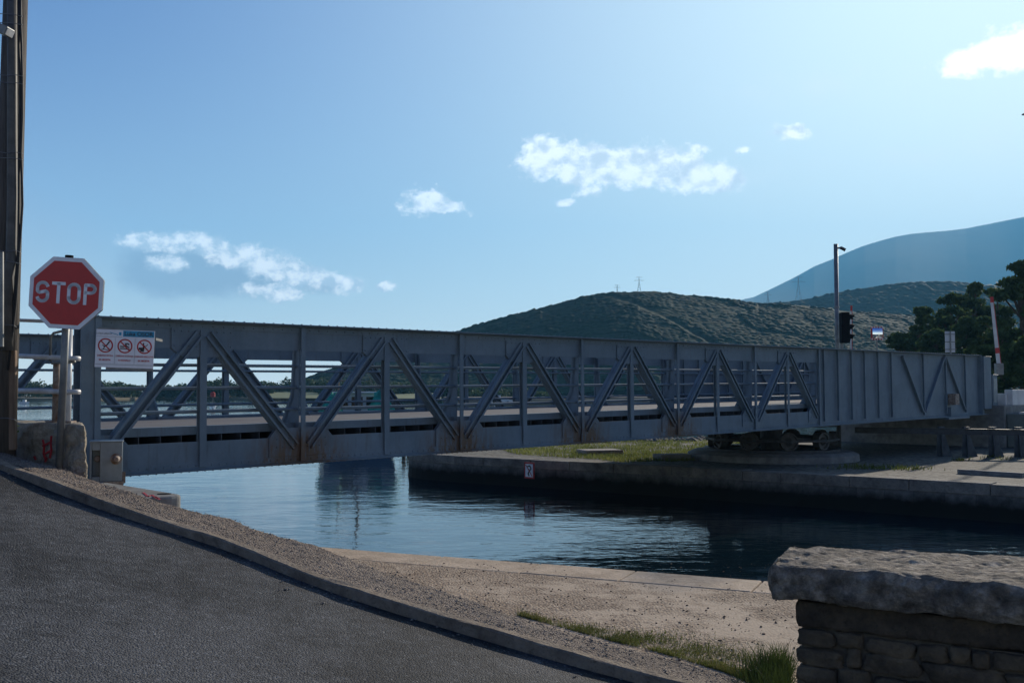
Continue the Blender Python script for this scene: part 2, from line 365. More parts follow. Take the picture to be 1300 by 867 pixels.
def block_wall(name):
    m, nt, b, v = base_mat(name, .9, 0, .25)
    sep = nt.nodes.new('ShaderNodeSeparateXYZ'); nt.links.new(v, sep.inputs[0])
    cb = nt.nodes.new('ShaderNodeCombineXYZ'); nt.links.new(mathn(nt, 'SUBTRACT', sep.outputs[0], sep.outputs[1]), cb.inputs[0]); nt.links.new(sep.outputs[2], cb.inputs[1])
    br = nt.nodes.new('ShaderNodeTexBrick'); nt.links.new(cb.outputs[0], br.inputs['Vector'])
    br.inputs['Color1'].default_value = (.24, .225, .20, 1); br.inputs['Color2'].default_value = (.15, .14, .125, 1); br.inputs['Mortar'].default_value = (.04, .038, .035, 1)
    br.inputs['Scale'].default_value = 1; br.inputs['Brick Width'].default_value = .85; br.inputs['Row Height'].default_value = .27; br.inputs['Mortar Size'].default_value = .015
    base = mixc(nt, .6, br.outputs[0], ramp(nt, noise_n(nt, v, 5, 6, .7), [(.3, (.05, .05, .045)), (.7, (.27, .26, .23))]), 'MULTIPLY')
    base = mixc(nt, .55, base, ramp(nt, noise_n(nt, v, 5, 6, .7), [(.3, (.06, .058, .05)), (.7, (.22, .21, .19))]))
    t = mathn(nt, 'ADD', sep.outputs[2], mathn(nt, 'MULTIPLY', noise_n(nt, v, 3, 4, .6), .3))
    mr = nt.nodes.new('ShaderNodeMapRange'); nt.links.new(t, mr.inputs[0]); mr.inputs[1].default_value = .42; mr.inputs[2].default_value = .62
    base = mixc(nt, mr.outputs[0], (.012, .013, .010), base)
    nt.links.new(base, b.inputs['Base Color'])
    set_bump(nt, b, mathn(nt, 'ADD', br.outputs[1], mathn(nt, 'MULTIPLY', noise_n(nt, v, 14, 5, .7), -.8)), -.7, .03)
    return m
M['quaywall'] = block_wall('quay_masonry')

def asphalt_mat():
    m, nt, b, v = base_mat('fresh_asphalt', .82, 0, .35)
    big = noise_n(nt, v, .55, 5, .6); fine = noise_n(nt, v, 160, 3, .8); mid = noise_n(nt, v, 9, 5, .7)
    base = ramp(nt, mathn(nt, 'ADD', mathn(nt, 'MULTIPLY', big, .65), mathn(nt, 'MULTIPLY', mid, .35)), [(.44, (.010, .0105, .012)), (.57, (.072, .073, .076))])
    st = ramp(nt, vor(nt, v, 80, 'F1', 1), [(0, (.35, .35, .35)), (.7, (1., 1., 1.)), (.9, (2., 2., 2.)), (1., (4., 4., 3.9))])
    base = mixc(nt, .8, base, st, 'MULTIPLY')
    base = mixc(nt, mathn(nt, 'MULTIPLY', ramp(nt, fine, [(.60, (0, 0, 0)), (.72, (1, 1, 1))]), .5), base, (.20, .20, .195))
    cs = nt.nodes.new('ShaderNodeSeparateColor'); nt.links.new(vor(nt, v, 48, 'F1', 1), cs.inputs[0])
    sp = mathn(nt, 'MULTIPLY', mathn(nt, 'GREATER_THAN', cs.outputs[0], .90), mathn(nt, 'LESS_THAN', vor(nt, v, 48), .34))
    base = mixc(nt, mathn(nt, 'MULTIPLY', sp, .7), base, (.16, .16, .155))
    hol = ramp(nt, noise_n(nt, v, 30, 4, .8), [(.36, (1, 1, 1)), (.44, (0, 0, 0))]); base = mixc(nt, mathn(nt, 'MULTIPLY', hol, .75), base, (.006, .006, .007))
    nt.links.new(base, b.inputs['Base Color'])
    h = mathn(nt, 'ADD', mathn(nt, 'MULTIPLY', vor(nt, v, 95), -1.0), mathn(nt, 'MULTIPLY', noise_n(nt, v, 45, 6, .85), .7)); set_bump(nt, b, h, 1.0, .010)
    return m
M['asphalt'] = asphalt_mat()
def gravel_mat(name, c1, c2, c3, scale=60, patch=1.0):
    m, nt, b, v = base_mat(name, .95, 0, .15)
    cc = vor(nt, v, scale, 'F1', 1); d = vor(nt, v, scale)
    sepc = nt.nodes.new('ShaderNodeSeparateColor'); nt.links.new(cc, sepc.inputs[0])
    base = ramp(nt, sepc.outputs[0], [(0, c3), (.45, c2), (.95, c1)])
    base = mixc(nt, .45, base, ramp(nt, noise_n(nt, v, patch, 6, .7), [(.32, tuple(x*.55 for x in c2)), (.68, c1)]))
    base = mixc(nt, mathn(nt, 'MULTIPLY', ramp(nt, d, [(.35, (0, 0, 0)), (.75, (1, 1, 1))]), .6), base, tuple(x*.4 for x in c3))
    nt.links.new(base, b.inputs['Base Color'])
    h = mathn(nt, 'ADD', mathn(nt, 'MULTIPLY', d, -1), mathn(nt, 'MULTIPLY', noise_n(nt, v, scale*.3, 5, .7), .8)); set_bump(nt, b, h, .9, .014)
    return m
M['gravel'] = gravel_mat('exposed_aggregate', (.38, .305, .235), (.25, .20, .16), (.11, .085, .065), 75, 2.2)
M['pavement'] = gravel_mat('worn_cobbled_concrete', (.56, .43, .30), (.40, .30, .205), (.20, .135, .09), 42, 1.1)
def worn_pavement(m):
    nt = m.node_tree; b = nt.nodes['Principled BSDF']; tc = nt.nodes.new('ShaderNodeTexCoord'); v = tc.outputs['Object']
    src = b.inputs['Base Color'].links[0].from_socket
    patch = ramp(nt, noise_n(nt, v, .9, 7, .72), [(.47, (0, 0, 0)), (.56, (1, 1, 1))])
    base = mixc(nt, mathn(nt, 'MULTIPLY', patch, .75), src, (.50, .39, .275))
    dirt = ramp(nt, noise_n(nt, v, 2.6, 8, .75), [(.52, (0, 0, 0)), (.68, (1, 1, 1))])
    base = mixc(nt, mathn(nt, 'MULTIPLY', dirt, .6), base, (.17, .115, .072))
    nt.links.new(base, b.inputs['Base Color'])
    bp = b.inputs['Normal'].links[0].from_node; st_ = mathn(nt, 'SUBTRACT', .9, mathn(nt, 'MULTIPLY', patch, .65)); nt.links.new(st_, bp.inputs['Strength'])
worn_pavement(M['pavement'])
M['farbank'] = gravel_mat('dusty_bank', (0.248, 0.229, 0.186), (0.180, 0.164, 0.130), (0.093, 0.081, 0.059), 9, .7)
M['earth'] = mat('dry_earth', (.22, .18, .12), (.10, .09, .05), .02, .95, 0)

def water_mat():
    m, nt, b, v = base_mat('sea_water', .02, 0, .5)
    b.inputs['Base Color'].default_value = (.006, .016, .022, 1); b.inputs['IOR'].default_value = 1.333
    h = mathn(nt, 'ADD', noise_n(nt, v, 1.1, 3, .55, (.75, 1.25, 1)), mathn(nt, 'MULTIPLY', noise_n(nt, v, 5.5, 3, .6, (.7, 1.3, 1)), .16))
    calm = ramp(nt, noise_n(nt, v, .16, 2, .5), [(.35, (.35, .35, .35)), (.65, (1, 1, 1))])
    set_bump(nt, b, mathn(nt, 'MULTIPLY', h, calm), .42, .075)
    return m
M['water'] = water_mat()
def hill_mat(name, c1, c2, scale):
    m, nt, b, v = base_mat(name, .9, 0, .1)
    n = mathn(nt, 'ADD', mathn(nt, 'MULTIPLY', noise_n(nt, v, scale, 3, .6), .6), mathn(nt, 'MULTIPLY', noise_n(nt, v, scale*.08, 3, .6), .4))
    nt.links.new(ramp(nt, n, [(.36, c2), (.64, c1)]), b.inputs['Base Color']); return m
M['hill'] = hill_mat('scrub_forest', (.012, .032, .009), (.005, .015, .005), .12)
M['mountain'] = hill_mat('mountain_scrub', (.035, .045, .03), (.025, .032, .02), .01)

# ------------------------------------------------------------------ haze
hb = MB(); hb.box(-1900, 3400, -60, 5000, -2.0, 830)
hz = hb.build('haze', None); tag(hz, 'pale blue summer haze filling the air over the whole bay', 'haze', kind='stuff')
hm = bpy.data.materials.new('haze_air'); hm.use_nodes = True; hn = hm.node_tree; hn.nodes.clear()
ho = hn.nodes.new('ShaderNodeOutputMaterial'); pv = hn.nodes.new('ShaderNodeVolumePrincipled')
pv.inputs['Color'].default_value = (.20, .60, 1, 1); pv.inputs['Density'].default_value = HAZE_DENSITY; pv.inputs['Anisotropy'].default_value = .15
hn.links.new(pv.outputs[0], ho.inputs['Volume']); hz.data.materials.append(hm); hz.display_type = 'WIRE'

# ------------------------------------------------------------------ water, land
w = MB(); w.add([(-1890, -50, 0), (3390, -50, 0), (3390, 4990, 0), (-1890, 4990, 0)], [(0, 1, 2, 3)])
tag(w.build('water', M['water']), 'calm blue canal and bay water under the bridge', 'water', kind='structure')
# sea bed sheet below
sb = MB(); sb.add([(-1895, -55, -1.0), (3395, -55, -1.0), (3395, 4995, -1.0), (-1895, 4995, -1.0)], [(0, 1, 2, 3)])
tag(sb.build('ground', M['earth']), 'sea bed ground sheet reaching the horizon', 'ground', kind='structure')

def block(name, poly, ztop, zbot, mtop, label, cat, kind='structure', mside=None, jitter=0):
    m = MB(); m.prism([(x, y, zbot) for x, y in poly], (0, 0, ztop-zbot)); o = m.build(name, mtop)
    if mside:
        o.data.materials.append(mside)
        for p in o.data.polygons:
            if abs(p.normal.z) < .5: p.material_index = 1
    return tag(o, label, cat, kind=kind)
LOW = E-1.80     # near quay pavement level
FAR = E-1.87     # far bank level
ca, cb_ = G(440, 697, -1.8), G(970, 738, -1.8)      # near coping edge
cd = (cb_-ca).normalized()
e_l = ca-cd*2.9; e_r = cb_+cd*14
inn = Vector((-cd.y, cd.x, 0)); inn = -inn if inn.y > 0 else inn      # landward
# pavement of the near quay
pv_poly = [(e_l+inn*.55)[:2], (e_r+inn*.55)[:2], (e_r.x-2, -20), (-16, -20), (-16, 9.5), (-5.9, 9.7), (-4.9, 11.2)]
block('quay_pavement', pv_poly, LOW, -.9, M['pavement'], 'worn pebbly pavement of the near quay', 'pavement')
# coping stones on a masonry face: the near quay wall
nq = thing('quay_wall', (ca.x, ca.y, 0), 'near quay wall of masonry capped with long pale worn limestone slabs', 'wall')
org = nq.location
wb = MB(org); wb.prism([(e_l-inn*-.03)[:2]+(-.9,), (e_r+inn*.03)[:2]+(-.9,), (e_r+inn*.55)[:2]+(-.9,), (e_l+inn*.55)[:2]+(-.9,)], (0, 0, .9+LOW-.22)); wb.build('masonry_face', M['quaywall'], nq)
t = 0; tot = (e_r-e_l).length; k = 0
while t < tot:
    L = random.uniform(.9, 1.5); a = e_l+cd*(t+.006); b = e_l+cd*min(t+L-.006, tot); ov = random.uniform(-.012, .012)
    c = MB(org); q = [(a-inn*(.02+ov))[:2], (b-inn*(.02+ov))[:2], (b+inn*.548)[:2], (a+inn*.548)[:2]]
    z0 = LOW-.216; z1 = LOW+.001+random.uniform(0, .005)
    c.prism([(x, y, z0) for x, y in q], (0, 0, z1-z0)); c.build('coping_stone', M['coping'], nq, bevel=.012)
    t += L; k += 1

# ramp: asphalt, kerb, gravel strip
kb = [(-60, 572), (0, 597), (113, 640), (205, 673), (284, 697), (400, 745), (500, 777), (654, 823), (788, 862), (905, 893), (1030, 925)]
kpts = [S(x, y, -.066) for x, y in kb]
ext0 = kpts[0]+(kpts[0]-kpts[1]).normalized()*6; ext1 = kpts[-1]+(kpts[-1]-kpts[-2]).normalized()*3
kpts = [ext0]+kpts+[ext1]
def resample(pts, step):
    out = []
    for a, b in zip(pts[:-1], pts[1:]):
        n = max(1, int((b-a).length/step)); out += [a.lerp(b, i/n) for i in range(n)]
    return out+[pts[-1]]
KL = resample(kpts, .15)
def smooth_line(L, it=6):
    for _ in range(it): L = [L[0]]+[(L[i-1]+L[i]*2+L[i+1])/4 for i in range(1, len(L)-1)]+[L[-1]]
    return L
KL = smooth_line(KL)
KL = [Vector((p.x, p.y, 0)) for p in KL]
def offs(L, d):      # offset to the far (water) side
    out = []
    for i, p in enumerate(L):
        t = (L[min(i+1, len(L)-1)]-L[max(i-1, 0)]).normalized(); out.append(p+Vector((-t.y, t.x, 0))*d)
    return out
# asphalt grid from kerb towards and behind the camera
vs = []; fs = []; rows = [0, .02, .06, .15, .4, 1, 2, 4, 8, 14]; n = len(KL)
for j, r in enumerate(rows):
    for i, p in enumerate(KL):
        q = p+Vector((-.55, -.83, 0))*r
        z = strip_z(q.x, q.y)-.066; z = max(z, E-2.6) if r > 3 else z
        vs.append((q.x, q.y, min(z, E-.1)+noise.noise(Vector((q.x*.7, q.y*.7, 0)))*.015))
for j in range(len(rows)-1):
    for i in range(n-1): fs.append((j*n+i, j*n+i+1, (j+1)*n+i+1, (j+1)*n+i))
a = MB(); a.add(vs, fs); tag(a.build('road', M['asphalt'], smooth=True), 'dark fresh asphalt ramp in the foreground', 'road', kind='structure')
# kerb
prof = [(0.0, -.14), (0.0, -.008), (.010, .003), (.085, .006), (.093, .0), (.093, -.14)]
lines = [offs(KL, d) for d, _ in prof]; vs = []; fs = []
for j, (d, h) in enumerate(prof):
    for i, p in enumerate(lines[j]):
        nn = noise.noise(Vector((p.x*13, p.y*13, j*.6)))*.007+noise.noise(Vector((p.x*5, p.y*5, j*.3)))*.009+noise.noise(Vector((p.x*1.1, p.y*1.1, 7)))*.010
        vs.append((p.x+nn*.8, p.y-nn*.8, strip_z(p.x, p.y)+h+nn))
for j in range(len(prof)-1):
    for i in range(n-1): fs.append((j*n+i, j*n+i+1, (j+1)*n+i+1, (j+1)*n+i))
a = MB(); a.add(vs, fs); tag(a.build('kerb', M['kerb'], smooth=False), 'low concrete kerb edging the asphalt ramp', 'kerb', kind='structure')
# gravel strip between kerb and water side
be = [(-40, 560), (20, 578), (100, 601), (121, 609), (160, 622), (211, 638), (235, 645), (263, 652), (300, 658), (328, 672), (377, 685), (408, 694), (500, 728), (560, 747), (627, 771), (673, 787), (769, 814), (846, 833), (915, 854), (1000, 885)]
bpts = [S(x, y) for x, y in be]
KS = offs(KL, .09)
KS = [p for p in KS if p.x > bpts[0].x-1.2 and p.x < bpts[-1].x+.4]
BL = resample(bpts, .05)
def at_frac(L, f):
    k = f*(len(L)-1); i = min(int(k), len(L)-2); return L[i].lerp(L[i+1], k-i)
NX, NY = 420, 44; vs = []; fs = []
for i in range(NX):
    f = i/(NX-1); p = at_frac(KS, f); q = at_frac(BL, f)
    wig = noise.noise(Vector((f*70, 1, 0)))*.035+noise.noise(Vector((f*190, 5, 0)))*.018
    for j in range(NY):
        g = j/(NY-1); r = p.lerp(q, g*(1+wig)) if g > .5 else p.lerp(q, g*(1+wig*g*2)); z = strip_z(r.x, r.y)
        nz = noise.noise(Vector((r.x*3, r.y*3, 2)))*.012+noise.noise(Vector((r.x*30, r.y*30, 4)))*.006+noise.noise(Vector((r.x*11, r.y*11, 9)))*.010*min(1, g*2)
        if j == NY-1: z -= .9
        elif j == NY-2: z -= .03
        vs.append((r.x, r.y, z+nz-.004))
for i in range(NX-1):
    for j in range(NY-1): fs.append((i*NY+j, (i+1)*NY+j, (i+1)*NY+j+1, i*NY+j+1))
a = MB(); a.add(vs, fs); gs = a.build('gravel_strip', M['gravel'], smooth=True); tag(gs, 'rough exposed aggregate strip between kerb and canal', 'pavement', kind='structure')

# loose stones on strip and by the kerb
def pebbles(name, pts, smin, smax, mt, label, cat):
    ico = [(0, 0, 1)]+[(.89*math.cos(a), .89*math.sin(a), .3) for a in [k*2*math.pi/5 for k in range(5)]]+[(.8*math.cos(a+.6), .8*math.sin(a+.6), -.4) for a in [k*2*math.pi/5 for k in range(5)]]
    ic = np.array(ico); F_ = [(0, k+1, (k+1) % 5+1) for k in range(5)]+[(k+1, k+6, (k+1) % 5+1) for k in range(5)]+[((k+1) % 5+1, k+6, (k+1) % 5+6) for k in range(5)]
    V = []; FF = []
    for i, p in enumerate(pts):
        s = smin+(smax-smin)*RNG.random()**3; sc = s*RNG.uniform(.6, 1.2, 3)*np.array([1, 1, .7]); jit = RNG.uniform(.75, 1.2, (11, 1)); an = RNG.uniform(0, 6.28)
        q = ic*jit*sc; q = np.stack([q[:, 0]*math.cos(an)-q[:, 1]*math.sin(an), q[:, 0]*math.sin(an)+q[:, 1]*math.cos(an), q[:, 2]], 1)+np.array(p)
        V.append(q); FF.append(np.array(F_)+11*i)
    o = np_mesh(name, np.concatenate(V), np.concatenate(FF), mt); return tag(o, label, cat, kind='stuff')
pts = []
for _ in range(3800):
    f = random.random()**.8; p = at_frac(KS, f); q = at_frac(BL, f); g = random.random(); r = p.lerp(q, g); pts.append((r.x, r.y, strip_z(r.x, r.y)+.001))
M['pebble'] = mat('pebble', (0.223, 0.198, 0.167), (0.099, 0.081, 0.068), 18, .9, 0)
pebbles('gravel', pts, .002, .009, M['pebble'], 'loose small stones scattered over the aggregate strip', 'gravel')
pts = []
for _ in range(260):
    k = random.randrange(20, len(KL)-6); p = KL[k]; d = random.random()**2*.35+.01; q = p+Vector((-.55, -.83, 0))*d; pts.append((q.x, q.y, strip_z(q.x, q.y)-.063))
pebbles('asphalt_crumbs', pts, .004, .013, M['pebble'], 'small stones and asphalt crumbs lying along the kerb foot', 'gravel')
pts = []
for _ in range(1500):
    p = G(random.uniform(430, 1010), random.uniform(715, 860), -1.8); pts.append((p.x, p.y, LOW+.003))
pebbles('quay_debris', pts, .004, .014, mat('leaf_debris', (.16, .11, .07), (.09, .06, .04), 18, .9, 0), 'dry leaf and stone debris on the near quay pavement', 'debris')

# far bank
def rnd(pts):
    return pts
far_poly = [(-1.2, 35.0), (-2.4, 33.6), (-3.05, 31.8), (-3.1, 30.6), (-2.8, 29.7), (-2.1, 28.9), (-1.0, 28.05), (.3, 27.15), (1.8, 26.1), (3.7, 24.75), (6.6, 22.4), (10, 19.6), (16, 14.4), (30, 2.5), (90, 2.5), (140, 60), (140, 200), (52, 120), (26, 62), (14, 42), (6.7, 38), (1.4, 37)]
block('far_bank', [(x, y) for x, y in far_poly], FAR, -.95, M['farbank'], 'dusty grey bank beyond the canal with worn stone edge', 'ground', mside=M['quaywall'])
# its quay wall with coping
fw_line = [Vector((x, y, 0)) for x, y in far_poly[1:14]]
FL = smooth_line(resample(fw_line, .3), 3)
fq = thing('quay_wall', (3.7, 24.75, 0), 'shaded far canal wall of dark stone blocks rounding off under the bridge', 'wall'); org = fq.location
out_ = offs(FL, -.0); 
vs = []; fs = []; nf = len(FL)
hs = [-.9, .0, .3, .55, FAR-.20]
for j, h in enumerate(hs):
    for i, p in enumerate(offs(FL, .12+.02*0)):
        t_ = (FL[min(i+1, nf-1)]-FL[max(i-1, 0)]).normalized(); nr = Vector((t_.y, -t_.x, 0))
        q = FL[i]+nr*-.02*0
        nn = noise.noise(Vector((q.x*2, q.y*2, h*4)))*.03
        q = FL[i]+Vector((t_.y, -t_.x, 0))*(.06+nn+.05*(1-max(0, h)/.8)); vs.append((q.x, q.y, h))
for j in range(len(hs)-1):
    for i in range(nf-1): fs.append((j*nf+i, j*nf+i+1, (j+1)*nf+i+1, (j+1)*nf+i))
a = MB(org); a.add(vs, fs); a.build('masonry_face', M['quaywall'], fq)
i = 0
while i < nf-4:
    st = random.choice((3, 4, 5)); seg = FL[i:i+st+1]
    if len(seg) < 2: break
    o1 = []; o2 = []
    for k, p in enumerate(seg):
        ii = min(i+k, nf-1); t_ = (FL[min(ii+1, nf-1)]-FL[max(ii-1, 0)]).normalized(); nr = Vector((t_.y, -t_.x, 0)); o1.append(p+nr*(.10)); o2.append(p-nr*.45)
    dd = (o1[-1]-o1[0]).normalized()*.007; o1[0] += dd; o2[0] += dd; o1[-1] -= dd; o2[-1] -= dd
    c = MB(org); zt = FAR+.02+random.uniform(0, .02); c.prism([(p.x, p.y, FAR-.20) for p in o1]+[(p.x, p.y, FAR-.20) for p in reversed(o2)], (0, 0, zt-FAR+.20)); c.build('coping_stone', M['oldcoping'], fq, bevel=.012)
    i += st

# ------------------------------------------------------------------ hills
def worley(X, Y, cell, seed=0):
    gx = np.floor(X/cell).astype(np.int64); gy = np.floor(Y/cell).astype(np.int64); best = np.full(X.shape, 9.); rr = np.zeros(X.shape)
    for dx in (-1, 0, 1):
        for dy in (-1, 0, 1):
            a = gx+dx; b = gy+dy; h = (a*374761393+b*668265263+seed*1013) & 0x7fffffff; h = ((h ^ (h >> 13))*1274126177) & 0x7fffffff
            r1 = (h & 1023)/1023.; r2 = ((h >> 10) & 1023)/1023.; r3 = ((h >> 20) & 1023)/1023.
            d = np.hypot(X/cell-(a+.15+.7*r1), Y/cell-(b+.15+.7*r2)); m = d < best; best = np.where(m, d, best); rr = np.where(m, r3, rr)
    return best, rr
def hill(name, prof, Dc, Ds, Dback, cell, amp, nx, ny, mt, label, z0=.4, pw=.85, cat='hill', gully=None):
    px = np.linspace(prof[0][0], prof[-1][0], nx); yc = np.interp(px, [p[0] for p in prof], [p[1] for p in prof])
    D = np.concatenate([np.linspace(Ds, Dc, ny), np.linspace(Dc, Dback, ny//6)[1:]]); PX, DD = np.meshgrid(px, D)
    YC = np.broadcast_to(yc, PX.shape); H = (HZ-YC)*Dc/F+E-amp*.6; H = np.maximum(H, -3.)
    lows = 9*np.sin(PX*.017+1)+5*np.sin(PX*.041)
    u = np.clip((DD+lows*(Dc-Ds)/600*np.minimum(1, (Dc-DD)/(Dc-Ds)*3)-Ds)/(Dc-Ds), 0, 1); z = z0+(H-z0)*u**pw
    back = np.clip((DD-Dc)/(Dback-Dc), 0, 1); z = z*(1-back**1.5)-back*3
    X = (PX-650)/F*DD; Y = DD
    d1, r1 = worley(X, Y, cell, 1); d2, r2 = worley(X, Y, cell*.45, 2)
    b = np.sqrt(np.clip(1-(d1*1.25)**2, 0, 1))*(.45+.75*r1)+.30*np.sqrt(np.clip(1-(d2*1.3)**2, 0, 1))
    d3, r3 = worley(X, Y, cell*6, 3); b = b*(.5+.8*r3)+.35*np.sqrt(np.clip(1-(d3*1.1)**2, 0, 1))*r3
    if gully is not None: b = b*gully(PX, u)
    z = z+amp*b*np.clip((H+8)/14, 0, 1)
    n1, n2 = X.shape; idx = np.arange(n1*n2).reshape(n1, n2)
    f = np.stack([idx[:-1, :-1], idx[:-1, 1:], idx[1:, 1:], idx[1:, :-1]], -1).reshape(-1, 4)
    o = np_mesh(name, np.stack([X, Y, z], -1).reshape(-1, 3), f, mt); return tag(o, label, cat, kind='structure')
profA = [(330, 497), (380, 484), (426, 467), (500, 447), (560, 428), (600, 414), (640, 404), (690, 389), (740, 377), (780, 371), (810, 369.5), (850, 372), (895, 377), (930, 381), (965, 386), (1000, 387), (1060, 393), (1150, 401), (1260, 414), (1400, 436)]
def gul(PX, u):
    c = 765+(1-u)*230; return 1-.8*np.exp(-((PX-c)/7)**2)*(u < .97)
hill('hill', profA, 480, 350, 600, 2.5, .85, 760, 380, M['hill'], 'wooded scrub hill with green slopes behind the bridge', gully=gul)
profB = [(880, 420), (930, 400), (965, 388), (1000, 383), (1040, 377), (1080, 369), (1120, 363), (1150, 359), (1190, 356.5), (1215, 357), (1240, 360), (1300, 366), (1420, 372)]
hill('hill', profB, 900, 690, 1100, 5, 1.6, 420, 220, M['hill'], 'paler wooded ridge rising to the right behind the traffic light', z0=8, pw=1.0)
profC = [(900, 398), (940, 381), (958, 377), (975, 369), (1010, 352), (1035, 338), (1060, 328), (1080, 319), (1100, 311), (1120, 305), (1140, 299.5), (1160, 296), (1180, 294), (1205, 292), (1230, 289), (1245, 286), (1260, 283), (1280, 279), (1300, 275), (1420, 252)]
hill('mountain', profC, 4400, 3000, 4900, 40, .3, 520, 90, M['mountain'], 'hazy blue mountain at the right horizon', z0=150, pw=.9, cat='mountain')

# low far shore at the left
def strip_land(name, pts, depth, z, mt, label, cat='shore'):
    m = MB(); a = [(p.x, p.y, -.6) for p in pts]; b = [(p.x*1.03, p.y+depth, -.6) for p in reversed(pts)]
    m.prism(a+b, (0, 0, z+.6)); return tag(m.build(name, mt), label, cat, kind='structure')
sp = [G(x, 507+.8*math.sin(x*.02)+(2.0 if x > 560 else 0), -E) for x in range(-260, 960, 20)]
strip_land('far_shore', sp, 180, .5, M['earth'], 'low earthy far shore across the bay')
# leaf-clump crowns
def crown_pts(c, r, n, shell=.55):
    d = RNG.normal(size=(n, 3)); d /= np.linalg.norm(d, axis=1, keepdims=True); rad = (shell+(1-shell)*RNG.random(n)**.7)[:, None]
    return np.array(c)+d*rad*np.array(r)
def leaf_mesh(name, pts, size, mt, parent=None, smin=.6):
    n = len(pts); a = RNG.normal(size=(n, 3)); a /= np.linalg.norm(a, axis=1, keepdims=True); b = RNG.normal(size=(n, 3)); b -= (a*b).sum(1, keepdims=True)*a; b /= np.linalg.norm(b, axis=1, keepdims=True)
    s = (size*RNG.uniform(smin, 1.4, n))[:, None]; k = RNG.uniform(.3, .7, n)[:, None]
    V = np.stack([pts-a*s, pts+b*s*k, pts+a*s, pts-b*s*k], 1).reshape(-1, 3); f = np.arange(4*n).reshape(-1, 4)
    return np_mesh(name, V, f, mt, parent=parent)
tops = [(-200, 484), (0, 485), (20, 486), (34, 482), (47, 481), (60, 487), (80, 488), (100, 487), (128, 483), (150, 482), (160, 486), (175, 489), (200, 488), (230, 487), (258, 483), (275, 480), (290, 480), (305, 483), (318, 480), (335, 484), (352, 485), (365, 478), (385, 477), (410, 478), (440, 478), (480, 480), (520, 483), (560, 486), (640, 492), (700, 495)]
P_all = []
for q in range(520):
    px = random.uniform(-220, 700); top = np.interp(px, [t[0] for t in tops], [t[1] for t in tops])
    row = random.random(); D = 303+row*60 if px < 560 else 268+row*45
    yt = top+random.uniform(0, 7)*(1 if random.random() < .7 else 2)-.5
    if 338 < px < 400 and row < .5: D += 30
    zt = (HZ-yt)*D/F+E; x = (px-650)/F*D; h = max(zt-.4, 1.5); rx = random.uniform(1.3, 3.0)
    for _ in range(5):
        P_all.append(crown_pts((x+random.uniform(-1, 1)*rx*.6, D+random.uniform(-1, 1), zt-h*random.uniform(.22, .62)), (rx*.75, rx*.75, h*random.uniform(.2, .3)), 46))
    P_all.append(crown_pts((x, D, .6+h*.25), (rx*1.2, rx, h*.33), 60))
o = leaf_mesh('shore_wood', np.concatenate(P_all), .42, M['shorewood']); tag(o, 'dark green wood of low trees lining the far shore', 'wood', kind='stuff')
# grassy clearing and beach
m = MB(); m.add([G(330, 505.2, -E+.7), G(560, 506, -E+.7), P(560, 497, 340), P(335, 497, 340)], [(0, 1, 2, 3)])
gr = m.build('meadow', mat('meadow_grass', (.16, .17, .05), (.07, .09, .03), .09, .9, 0)); tag(gr, 'sunlit green meadow clearing on the far shore', 'meadow', kind='structure')
m = MB(); m.prism([(-17, 246, -.5), (2, 243, -.5), (12, 246, -.5), (46, 244, -.5), (60, 262, -.5), (-17, 262, -.5)], (0, 0, 1.5)); tag(m.build('beach', mat('brown_beach', (.28, .21, .15), (.15, .12, .09), .3, .9, 0)), 'brown rocky beach at the foot of the hill', 'beach', kind='structure')
# small house among far trees
c = P(325, 492, 322); h = thing('house', (c.x, c.y, .5), 'small low house with pale roof among the trees of the far shore', 'house')
m = MB(); m.box(-3.4, 3.4, -2.5, 2.5, 0, 3.0); m.build('wall', M['plaster'], h)
m = MB(); m.prism([(-3.7, -2.8, 3.0), (-3.7, 2.8, 3.0), (-3.7, 0, 4.4)], (7.4, 0, 0)); m.build('roof', mat('pale_roof', (.42, .39, .35), (.34, .31, .27), 1, .8, 0), h)
for x in (-2, .2, 2.2): m = MB(); m.box(x-.35, x+.35, -2.53, -2.45, .9, 2.1); m.build('window', M['darkglass'], h)
for k, (px, s, lab) in enumerate([(632, 1.0, 'larger white cabin boat drawn up on the brown beach under the hill'), (655, .75, 'smaller white open boat on the brown beach, right of the cabin boat')]):
    b = thing('beached_boat', ((px-650)/F*241, 241, 0), lab, 'boat', rz=.2*k, group='white boats at the foot of the hill'); b.scale = (s,)*3
    m = MB(); m.prism([(-2.4, -.8, .5), (1.6, -.8, .5), (2.7, 0, .55), (1.6, .8, .5), (-2.4, .8, .5)], (0, 0, -.55)); m.build('hull', M['boatwhite'], b)
    if k == 0: m = MB(); m.box(-.9, .7, -.6, .6, .5, 1.5); m.build('cabin', M['boatwhite'], b)

